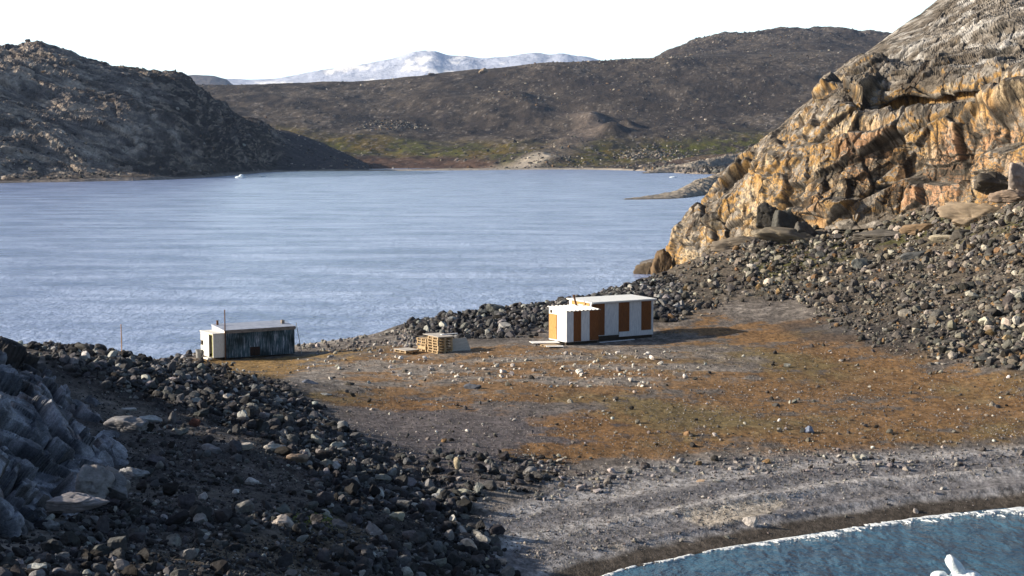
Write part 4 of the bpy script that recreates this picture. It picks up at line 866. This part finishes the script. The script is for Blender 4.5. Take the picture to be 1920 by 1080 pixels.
cr_ = np.concatenate(cr_); pos = np.concatenate([pa, pb, cr_]); sz = np.concatenate([sa, sb, rng.uniform(1.0, 3.2, len(cr_))])
V, F, C_ = merge_rocks(pos, sz, colors('mid', len(pos)) * 1.0, 1)
link('distant_stones', mk_mesh('distant_stones', V, F, C_, smooth=False, mats=[vcol_mat('far_stone', fine=((.5, .2),), bump=((.5, .2),))]), kind='stuff')
def far_boulder(px_, py_, D_, s, c_, lab, sc_, me_):
    p = P(px_, py_, D_); o = boulder(0, 0, 0, s, c_, lab, mesh=me_, scl=sc_, rot=(0, 0, .4)); o.location = p
def on_surf(SV, px_, py_):
    pr, qr = project(SV[..., 0], SV[..., 1], SV[..., 2]); k = np.argmin((pr - px_) ** 2 + (qr - py_) ** 2); return SV.reshape(-1, 3)[k]
k = on_surf(HILL[0], 53, 92); col_ = HILL[0][:, np.argmin(np.abs(project(HILL[0][300, :, 0], HILL[0][300, :, 1], HILL[0][300, :, 2])[0] - 53))]
q_ = project(col_[:, 0], col_[:, 1], col_[:, 2])[1]; topi = np.argmin(q_); tp = col_[topi]
o = boulder(0, 0, 0, 2.4, (.09, .075, .065), 'lone dark boulder balanced on the summit of the left hill', mesh=3, scl=(1, .9, .95), rot=(0, 0, 0)); o.location = (tp[0], tp[1], tp[2] + .7)
for a, b_, s, c_, lab, me_ in ((907, 137, 9, (.28, .22, .16), 'brown boulder on the skyline below the snowy mountain', 5), (811, 142, 6, (.2, .18, .17), 'small grey boulder on the skyline left of the brown one', 6), (875, 216, 6, (.3, .3, .3), 'pale boulder halfway up the far slope', 8), (15, 286, 4.5, (.24, .22, .2), 'grey boulder at the foot of the left hill near the photo edge', 9)):
    p = on_surf(HILL[0] if a < 100 else VALLEY[0], a, b_); o = boulder(0, 0, 0, s, c_, lab, mesh=me_, scl=(1.2, .9, .7), rot=(0, 0, .4)); o.location = (p[0], p[1], p[2] + s * .35)

# ------------------------------------------------------------------ ice
M_ICE = paint_mat('ice', (.62, .76, .86), (.92, .95, .97), 4, rough=.3, bump=.10, spec=.5)
def ice(px_, py_, size, label, lobes, seed):
    p = G(px_, py_); V0, F0 = ICO[4]; r = np.random.default_rng(seed); bm = bmesh.new()
    o = None; Vs = []; Fs = []; b0 = 0
    for (dx, dy, dz, rx, ry, rz_, ty) in lobes:
        V = V0 * (1 + .20 * fbm(V0[:, 0] * 1.6 + seed, V0[:, 1] * 1.2, V0[:, 2] * 1.2 + dx, o=4, seed=seed))[:, None] * np.array([rx, ry, rz_])
        c, s = math.cos(ty), math.sin(ty); V = np.stack([V[:, 0] * c + V[:, 2] * s, V[:, 1], -V[:, 0] * s + V[:, 2] * c], 1) + np.array([dx, dy, dz])
        Vs.append(V * size); Fs.append(F0 + b0); b0 += len(V)
    me = mk_mesh('ice_floe', np.concatenate(Vs), np.concatenate(Fs), mats=[M_ICE])
    bm.free(); o = link('ice_floe', me, label=label, category='ice'); o.location = p; 
    md = o.modifiers.new('join', 'REMESH'); md.mode = 'VOXEL'; md.voxel_size = .035 * size; md.use_smooth_shade = True
    return o
ice(1800, 1090, 1.15, 'melting white ice floe with a raised horn floating in the cove', [(-.10, 0, .42, .23, .26, .60, -.62), (.25, 0, .10, .55, .5, .30, 0), (-.72, 0, .12, .34, .3, .24, 0), (-.35, 0, .02, .5, .4, .16, 0)], 3)
ice(451, 334, 4.2, 'small bright iceberg by the shore of the left hill', [(0, 0, .1, .9, .6, .28, 0), (.15, 0, .3, .4, .4, .35, .3)], 5)
ice(494, 331.5, 2.4, 'tiny flat ice piece right of the small iceberg', [(0, 0, .1, .9, .6, .25, 0), (-.25, 0, .15, .4, .4, .25, .3)], 6)
ice(1262, 333, 2.4, 'tiny ice piece off the far rocky shore', [(0, 0, .1, 1.2, .6, .22, 0), (.3, 0, .15, .4, .4, .22, .3)], 8)

# ------------------------------------------------------------------ the striped hut
M_WHITE = paint_mat('white_boards', (.52, .54, .60), (.72, .73, .77), 3, (5, 5, .8), .6)
M_RUST = paint_mat('varnished_boards', (.13, .042, .010), (.25, .090, .024), 5, (6, 6, .5), .6)
M_DOOR = paint_mat('orange_plywood', (.36, .17, .045), (.52, .29, .10), 4, (5, 5, .8), .6)
M_ROOFW = paint_mat('white_roof', (.78, .78, .76), (.88, .87, .85), 2, None, .45)
M_DARK = paint_mat('dark_timber', (.03, .025, .02), (.07, .055, .045), 6, (1, 1, 6), .9)
M_PIPE = paint_mat('rusty_pipe', (.07, .035, .02), (.16, .07, .03), 12, None, .8)
M_WOOD = paint_mat('pallet_wood', (.33, .23, .13), (.52, .40, .26), 9, (1, 6, 6), .85)
M_PLY = paint_mat('weathered_plywood', (.40, .37, .34), (.55, .51, .46), 3, (1, 1, 4), .8)
M_GREY = paint_mat('grey_metal', (.20, .21, .22), (.36, .37, .38), 5, None, .5)
HB_S = 1.035
hut = thing('striped_hut', 'hut with vertical white and rust brown stripes and a bright white roof on the flat', 'hut', (HB[0], HB[1], HB[2]), HUT_ROT)
hut.scale = (HB_S,) * 3
def shell(x0, x1, y0, y1, z0, hf, hb, t=.06):
    """a closed box whose top slopes from front height hf to back height hb"""
    return MB().hexa([(x0, y0, z0), (x1, y0, z0), (x1, y1, z0), (x0, y1, z0), (x0, y0, hf), (x1, y0, hf), (x1, y1, hb), (x0, y1, hb)])
shell(2.95, 8.85, 1.0, 4.0, .28, 2.86, 2.93).build('wall', M_WHITE, hut)
def stripes_front(spec, y, z0, z1f, name, lab):
    for (a, b_, low) in spec:
        mb = MB(); n_ = max(2, int(round((b_ - a) / .14))); w_ = (b_ - a) / n_
        for i in range(n_): mb.box((a + i * w_ + .006, y - .03, z0 + low), (a + (i + 1) * w_ - .006, y - .002, z1f))
        mb.build(name, M_RUST, hut, label=lab)
def lx(px_, Y): return ((px_ - 1062) / 24.0 + .53 * Y) / .848
stripes_front([(lx(1111, 1), lx(1135, 1), 0), (lx(1162, 1), lx(1183, 1), .0), (lx(1206.5, 1), lx(1226, 1), .14)], 1.0, .34, 2.80, 'cladding_stripe', 'rust brown boarded stripe on the main room')
mb = MB()
for a, b_ in ((lx(1135, 1) + .01, lx(1162, 1) - .01), (lx(1183, 1) + .01, lx(1206.5, 1) - .01)):
    n_ = 8; w_ = (b_ - a) / n_
    for i in range(n_): mb.box((a + i * w_ + .005, .978, .36), (a + (i + 1) * w_ - .005, .998, 2.80))
mb.build('white_cladding', M_WHITE, hut)
MB().box((8.74, .96, .3), (8.88, .998, 2.86)).box((8.852, 1.0, .3), (8.88, 1.12, 2.86)).build('corner_trim', M_WHITE, hut)
MB().box((2.9, .80, 2.80), (9.0, 1.0, 2.86)).build('eave_board', paint_mat('shade_tinted_trim', (.55, .55, .62), (.65, .65, .70), 4), hut)  # the eave board's lilac is a shade tint put into its colour
MB().hexa([(2.8, .72, 2.865), (9.05, .72, 2.865), (9.05, 4.15, 2.94), (2.8, 4.15, 2.94), (2.8, .72, 2.95), (9.05, .72, 2.95), (9.05, 4.15, 3.03), (2.8, 4.15, 3.03)]).build('roof', M_ROOFW, hut)
mb = MB().box((5.55, .90, .12), (8.84, .955, .50)); mb.build('skirt_board', M_WHITE, hut)
mb = MB()
for y_ in (1.1, 2.5, 3.9): mb.box((2.95, y_ - .08, -.1), (8.8, y_ + .08, .279))
mb.build('skid', M_DARK, hut)
# lower entrance room
shell(0, 2.94, 0, 2.4, .12, 2.45, 2.60).build('entrance_wall', M_WHITE, hut)
mb = MB()
for y_ in (.2, 2.2): mb.box((0.05, y_ - .08, -.1), (2.9, y_ + .08, .118))
mb.build('skid', M_DARK, hut)
stripes_front([(lx(1075, 0), lx(1089, 0), 0), (lx(1105, 0), 2.93, 0)], 0, .14, 2.43, 'cladding_stripe', 'rust brown boarded stripe on the entrance room')
mb = MB()
for a, b_ in ((.01, lx(1075, 0) - .01), (lx(1089, 0) + .01, lx(1105, 0) - .01)):
    n_ = 4; w_ = (b_ - a) / n_
    for i in range(n_): mb.box((a + i * w_ + .004, -.022, .14), (a + (i + 1) * w_ - .004, -.002, 2.43))
mb.build('white_cladding', M_WHITE, hut)
dr = MB().box((-.05, 1.28, .22), (-.002, 2.32, 2.12)).build('door', M_DOOR, hut, label='bright orange plywood door on the sunlit end')
MB().tube((-.09, 1.38, 1.15), (-.052, 1.38, 1.15), .03).build('handle', M_PIPE, dr)
MB().box((-.03, 1.95, 2.2), (-.002, 2.2, 2.42)).build('vent', M_DARK, hut)
# corrugated entrance roof
nx, k = 121, np.linspace(-.12, 3.02, 121); zc = .035 * np.cos(2 * np.pi * k / .36)
V = []; F = []
for j, (yy, zz) in enumerate(((-.18, 2.50), (2.5, 2.665))):
    V += [(a, yy, zz + q) for a, q in zip(k, zc)]
for j, (yy, zz) in enumerate(((-.18, 2.478), (2.5, 2.643))):
    V += [(a, yy, zz + q) for a, q in zip(k, zc)]
F = [(i, i + 1, nx + i + 1, nx + i) for i in range(nx - 1)] + [(2 * nx + i, 3 * nx + i, 3 * nx + i + 1, 2 * nx + i + 1) for i in range(nx - 1)] + [(i, 2 * nx + i, 2 * nx + i + 1, i + 1) for i in range(nx - 1)] + [(nx + i, nx + i + 1, 3 * nx + i + 1, 3 * nx + i) for i in range(nx - 1)]
link('entrance_roof', mk_mesh('entrance_roof', V, F, smooth=False, mats=[M_ROOFW]), hut)
sp = MB().tube((2.35, 2.1, 2.6), (2.1, 2.1, 3.35), .075, .075).build('stovepipe', M_PIPE, hut)
MB().tube((2.1, 2.1, 3.35), (2.08, 2.1, 3.45), .11, .09).build('pipe_cap', M_PIPE, sp)
MB().box((2.9, 1.2, 2.6), (2.945, 3.6, 2.86)).build('gable_board', M_DOOR, hut)

def ground_z(x, y): return float(height(np.array([x]), np.array([y]))[0])
def place(px_, py_):
    x, y, z, _ = ground_at(px_, py_); return float(x[0]), float(y[0]), float(z[0])
# things lying in front of the striped hut
x_, y_, z_ = place(1157, 641); pl = MB().box((-1.75, -.09, 0), (1.75, .09, .05)).build('plank', M_WHITE, label='long white plank lying on the ground in front of the striped hut', category='plank'); pl.location = (x_, y_, z_ + .05); pl.rotation_euler = (0, 0, .62)
def make_pallet(label, w_=1.6, d_=1.3, h_=.19, group=None):
    t = thing('pallet', label, 'pallet', (0, 0, 0), 0, group)
    mb = MB(); n_ = 7
    for i in range(n_): mb.box((-d_ / 2, -w_ / 2 + i * w_ / n_ + .015, h_ - .025), (d_ / 2, -w_ / 2 + (i + 1) * w_ / n_ - .015, h_))
    mb.build('deck', M_WOOD, t)
    for yv in (-w_ / 2 + .07, 0, w_ / 2 - .07):
        mb = MB()
        for xv in (-d_ / 2 + .07, 0, d_ / 2 - .07): mb.box((xv - .068, yv - .068, .026), (xv + .068, yv + .068, h_ - .052))
        mb.box((-d_ / 2, yv - .066, h_ - .05), (d_ / 2, yv + .066, h_ - .027)); mb.build('stringer', M_WOOD, t)
    mb = MB()
    for xv in (-d_ / 2 + .07, 0, d_ / 2 - .07): mb.box((xv - .06, -w_ / 2, 0), (xv + .06, w_ / 2, .024))
    mb.build('base_board', M_WOOD, t)
    return t
pal0 = make_pallet('lowest pallet of the tall stack')
def put_pallet(x, y, z, rz, label, first=False, tilt=(0, 0), sc=(1, 1, 1)):
    o = pal0 if first else copy_tree(pal0); o.location = (x, y, z); o.rotation_euler = (tilt[0], tilt[1], rz); o['label'] = label; o['group'] = 'wooden pallets'; o.scale = sc; return o
sx, sy, sz_ = place(821, 664); c_, s_ = math.cos(HUT_ROT), math.sin(HUT_ROT)
def loc2(a, b_): return sx + c_ * a - s_ * b_, sy + s_ * a + c_ * b_
cx, cy = loc2(.62, .72); ords = ['lowest', 'second from the ground', 'third from the ground', 'fourth from the ground', 'fifth from the ground', 'topmost']
PH = .205
for i in range(6):
    put_pallet(cx + rng.normal(0, .02), cy + rng.normal(0, .02), sz_ + .02 + i * PH, HUT_ROT + rng.normal(0, .02), '%s wooden pallet of the tall stack between the two huts' % (ords[i]), i == 0)
cx2, cy2 = loc2(.45, 2.42)
for i in range(4):
    put_pallet(cx2 + rng.normal(0, .05), cy2 + rng.normal(0, .05), sz_ - .05 + (i * PH if i < 1 else (i + 1) * PH), HUT_ROT + rng.normal(0, .03), '%s wooden pallet of the farther stack, left of the tall stack' % ['lowest', 'second', 'third', 'topmost'][i], sc=(.85, .9, 1))
cr0 = thing('crate', 'pale closed wooden crate between pallets of the farther stack', 'crate', (cx2, cy2, sz_ - .05 + PH), HUT_ROT)
MB().box((-.5, -.62, .0), (.5, .62, PH * 1.0 - .012)).build('box_body', M_WOOD, cr0); mb = MB()
for q in (-.55, 0, .55): mb.box((-.515, q - .05, .01), (-.501, q + .05, PH - .02))
mb.build('batten', M_WOOD, cr0)
lx_, ly_, lz_ = place(762, 664); put_pallet(lx_, ly_ + .5, lz_ + .1, HUT_ROT + .1, 'single low pallet lying left of the pallet stacks', tilt=(0, 0), sc=(.95, .95, 1))
bd = MB().box((-.66, -.8, 0), (.66, .8, .03)).build('board', M_PLY, label='pale plywood board lying on the single low pallet', category='board'); bd.location = (lx_, ly_ + .5, lz_ + .1 + .195); bd.rotation_euler = (0, 0, HUT_ROT + .1)
bx_, by_ = loc2(.75, 1.2); tb = MB().box((-.72, -1.2, 0), (.72, 1.2, .035)).build('board', M_PLY, label='wide pale board lying across the top of the pallet stacks', category='board'); tb.location = (bx_, by_, sz_ + .03 + 6 * PH); tb.rotation_euler = (0.01, 0, HUT_ROT)
bx_, by_ = loc2(1.55, 1.0); tb = MB().box((-.75, -.10, 0), (.75, .10, .05)).build('plank', M_WHITE, label='short white plank sticking out over the right end of the stack', category='plank'); tb.location = (bx_, by_, sz_ + .075 + 6 * PH); tb.rotation_euler = (0, 0, HUT_ROT + .1)
# panel leaning against the stack's right side
lb = MB(); lb.hexa([(0, 0, 0), (1.62, .0, 0), (1.62, .04, 0), (0, .04, 0), (0, .30, 1.02), (1.3, .30, 1.10), (1.3, .34, 1.10), (0, .34, 1.02)])
lb = lb.build('panel', M_PLY, label='grey panel leaning against the right side of the pallet stack', category='panel'); q = loc2(1.30, .10); lb.location = (q[0], q[1], sz_ - .02); lb.rotation_euler = (0, 0, HUT_ROT - .1)
x_, y_, z_ = place(1030, 650); put_pallet(x_ + .15, y_ - .2, z_ + .02, HUT_ROT - .05, 'low wooden pallet under the white sheets by the entrance of the striped hut', sc=(.9, .8, .8))
for (px_, py_, w_, d_, h_, rz, lab) in ((1021, 646, 2.2, 1.1, .17, .25, 'wide white sheet lying on the pallet at the door of the striped hut'), (1040, 652, 1.3, .55, .10, .15, 'narrow white sheet at the right foot of the wide one')):
    x_, y_, z_ = place(px_, py_); tb = MB().box((-w_ / 2, -d_ / 2, 0), (w_ / 2, d_ / 2, .035)).build('sheet', M_ROOFW, label=lab, category='sheet'); tb.location = (x_, y_, z_ + h_); tb.rotation_euler = (.02, .01, rz)

# ------------------------------------------------------------------ the old weathered hut
M_OLD, n, b = base_mat('weathered_tarpaper', .8, .3)
a1 = noise_node(n, 2.2, 6, .7, stretch=(5, 5, .5)); r1 = ramp(n, a1.outputs['Fac'], [(.30, (.012, .022, .04)), (.46, (.025, .055, .07)), (.56, (.10, .135, .17)), (.66, (.38, .40, .46))])
a2 = noise_node(n, .55, 3, .5); r2 = ramp(n, a2.outputs['Fac'], [(.42, (.3, .38, .38)), (.6, (1.7, 1.65, 1.7))])
mx = N(n, 'ShaderNodeMix', data_type='RGBA', blend_type='MULTIPLY'); mx.inputs[0].default_value = 1; n.links.new(r1.outputs[0], mx.inputs[6]); n.links.new(r2.outputs[0], mx.inputs[7]); n.links.new(mx.outputs[2], b.inputs['Base Color'])
M_ROOFB = paint_mat('blue_grey_felt', (.26, .30, .40), (.40, .44, .54), 2, None, .7)
M_FASC = paint_mat('weathered_fascia', (.12, .10, .09), (.30, .27, .25), 3, (1, 1, 3), .85)
M_CREAM = paint_mat('cream_boards', (.62, .60, .56), (.80, .79, .77), 4, (4, 4, .8), .7)
old = thing('weathered_hut', 'old dark blue weathered hut with a white entrance porch standing by the bay', 'hut', (HA[0], HA[1], HA[2]), HUT_ROT)
old.scale = (.965,) * 3
mb = shell(1.04, 7.1, 0, 2.7, .0, 2.08, 2.35); mb.build('wall', M_OLD, old)
mb = MB(); x0 = 1.06
while x0 < 7.0:
    mb.box((x0 + .006, -.022, .02), (x0 + .224, -.002, 2.02 + .0)); x0 += .23
mb.build('cladding', M_OLD, old)
MB().hexa([(.98, -.05, 2.0), (7.2, -.05, 2.0), (7.2, -.023, 2.0), (.98, -.023, 2.0), (.98, -.05, 2.26), (7.2, -.05, 2.26), (7.2, -.023, 2.26), (.98, -.023, 2.26)]).build('fascia', M_FASC, old)
MB().hexa([(.95, -.02, 2.18), (7.2, -.02, 2.18), (7.2, 2.8, 2.42), (.95, 2.8, 2.42), (.95, -.02, 2.27), (7.2, -.02, 2.27), (7.2, 2.8, 2.52), (.95, 2.8, 2.52)]).build('roof', M_ROOFB, old)
MB().hexa([(.98, 0, 1.9), (1.035, 0, 1.9), (1.035, 2.7, 1.9), (.98, 2.7, 1.9), (.98, 0, 2.18), (1.035, 0, 2.18), (1.035, 2.7, 2.40), (.98, 2.7, 2.40)]).build('gable_board', M_CREAM, old)
MB().box((3.15, -.045, .05), (4.0, -.023, .78)).build('hatch', paint_mat('rusty_hatch', (.01, .007, .006), (.04, .018, .012), 5), old)
MB().tube((1.3, 2.3, 2.4), (1.3, 2.3, 2.85), .09).build('stovepipe', M_PIPE, old)
MB().box((6.5, 1.2, 2.4), (6.75, 1.45, 2.68)).build('roof_vent', M_FASC, old)
# porch: four walls round a real opening
mb = MB()
mb.box((0, 0, .1), (1.03, .05, 2.0)); mb.box((0, .05, .1), (.05, .14, 2.0)); mb.box((0, .94, .1), (.05, 2.7, 2.0)); mb.box((0, .14, 1.90), (.05, .94, 2.0)); mb.box((.05, 2.65, .1), (1.03, 2.7, 2.0)); mb.box((.05, .05, .1), (1.03, 2.65, .14), 1)
mb.box((.985, .05, .14), (1.03, 2.65, 2.0), 1); mb.build('porch_wall', [M_CREAM, M_DARK], old, label='white painted porch walls')
MB().box((-.06, -.05, 2.003), (.975, 2.78, 2.06)).build('porch_roof', M_CREAM, old)
MB().box((-.03, .10, .12), (-.002, .139, 1.93)).box((-.03, .14, 1.93), (-.002, .97, 1.96)).build('door_frame', paint_mat('yellow_green_paint', (.35, .38, .05), (.45, .48, .10), 5), old)
MB().box((-.45, .1, -.02), (-.06, 1.0, .1)).build('step', M_CREAM, old)
MB().box((-.10, 2.2, .95), (-.003, 2.45, 1.3)).build('wall_box', M_DARK, old)
def oldpt(a, b_):
    a *= .965; b_ *= .965
    return HA[0] + c_ * a - s_ * b_, HA[1] + s_ * a + c_ * b_
q = oldpt(-.25, 2.5); brl = thing('bucket', 'grey open bucket standing at the left of the white porch', 'bucket', (q[0], q[1], ground_z(*q)))
mb = MB(); n_ = 20; ro, ri_ = (.21, .27), (.19, .25)
V = [(ro[0] * math.cos(t), ro[0] * math.sin(t), 0) for t in [2 * math.pi * i / n_ for i in range(n_)]] + [(ro[1] * math.cos(t), ro[1] * math.sin(t), .62) for t in [2 * math.pi * i / n_ for i in range(n_)]] + [(ri_[1] * math.cos(t), ri_[1] * math.sin(t), .62) for t in [2 * math.pi * i / n_ for i in range(n_)]] + [(ri_[0] * math.cos(t), ri_[0] * math.sin(t), .05) for t in [2 * math.pi * i / n_ for i in range(n_)]]
F = [(i + a * n_, (i + 1) % n_ + a * n_, (i + 1) % n_ + (a + 1) * n_, i + (a + 1) * n_) for a in range(3) for i in range(n_)] + [tuple(range(n_))[::-1], tuple(range(3 * n_, 4 * n_))]
mb.add(V, F).build('tub', M_GREY, brl); rg = MB()
for i in range(n_):
    t0, t1 = 2 * math.pi * i / n_, 2 * math.pi * (i + 1) / n_; rg.tube((.28 * math.cos(t0), .28 * math.sin(t0), .62), (.28 * math.cos(t1), .28 * math.sin(t1), .62), .018, n=6)
rg.build('rim', M_GREY, brl)
def pole(px_, py_, H, r, lab, m_, lean=(0, 0), dy=0):
    p_ = P(px_, py_, dy) if dy else None
    x_, y_, z_ = place(px_, py_) if p_ is None else (p_[0], p_[1], ground_z(p_[0], p_[1]))
    t = thing('pole', lab, 'pole', (x_, y_, z_)); MB().tube((0, 0, -.3), (lean[0], lean[1], H), r, r * .7).build('shaft', m_, t); MB().tube((lean[0], lean[1], H), (lean[0] * 1.01, lean[1], H + .04), r * 1.3).build('cap', m_, t); return t
q = oldpt(.98, -.12); t = thing('pole', 'tall brown pole standing against the front corner of the weathered hut', 'pole', (q[0], q[1], HA[2])); MB().tube((0, 0, -.2), (0, 0, 3.75), .055, .04).build('shaft', M_PIPE, t); MB().tube((0, 0, 3.75), (0, 0, 3.8), .06).build('cap', M_PIPE, t)
q = oldpt(7.3, .2); t = thing('pole', 'thin grey pole leaning against the right end of the weathered hut', 'pole', (q[0] + .45, q[1] + .1, HA[2])); MB().tube((0, 0, -.1), (-.42, 0, 2.35), .03, .025).build('shaft', M_GREY, t); MB().tube((-.42, 0, 2.35), (-.425, 0, 2.4), .04).build('cap', M_GREY, t)
pole(229, 668, 2.0, .035, 'thin orange marker pole on the left rubble crest against the bay', paint_mat('orange_pole', (.45, .22, .08), (.55, .30, .12), 5), (-.03, 0), 99)
for (px_, py_, w_, lab) in ((352, 668, .9, 'white board lying on the shingle left of the porch'),):
    x_, y_, z_ = place(px_, py_); tb = MB().box((-w_ / 2, -.15, 0), (w_ / 2, .15, .05)).build('board', M_WHITE, label=lab, category='board'); tb.location = (x_, y_, z_ + .05); tb.rotation_euler = (.1, 0, .3)

# ------------------------------------------------------------------ the air between here and the mountains
m = bpy.data.materials.new('haze'); m.use_nodes = True; n = m.node_tree; n.nodes.clear(); out = N(n, 'ShaderNodeOutputMaterial')
pv = N(n, 'ShaderNodeVolumePrincipled'); pv.inputs['Density'].default_value = 2.8e-5; pv.inputs['Color'].default_value = (.42, .60, 1, 1); pv.inputs['Anisotropy'].default_value = .2; n.links.new(pv.outputs[0], out.inputs['Volume'])
hz = MB().box((-20500, -500, -70), (20500, 21000, 2200)).build('haze', m, kind='stuff')
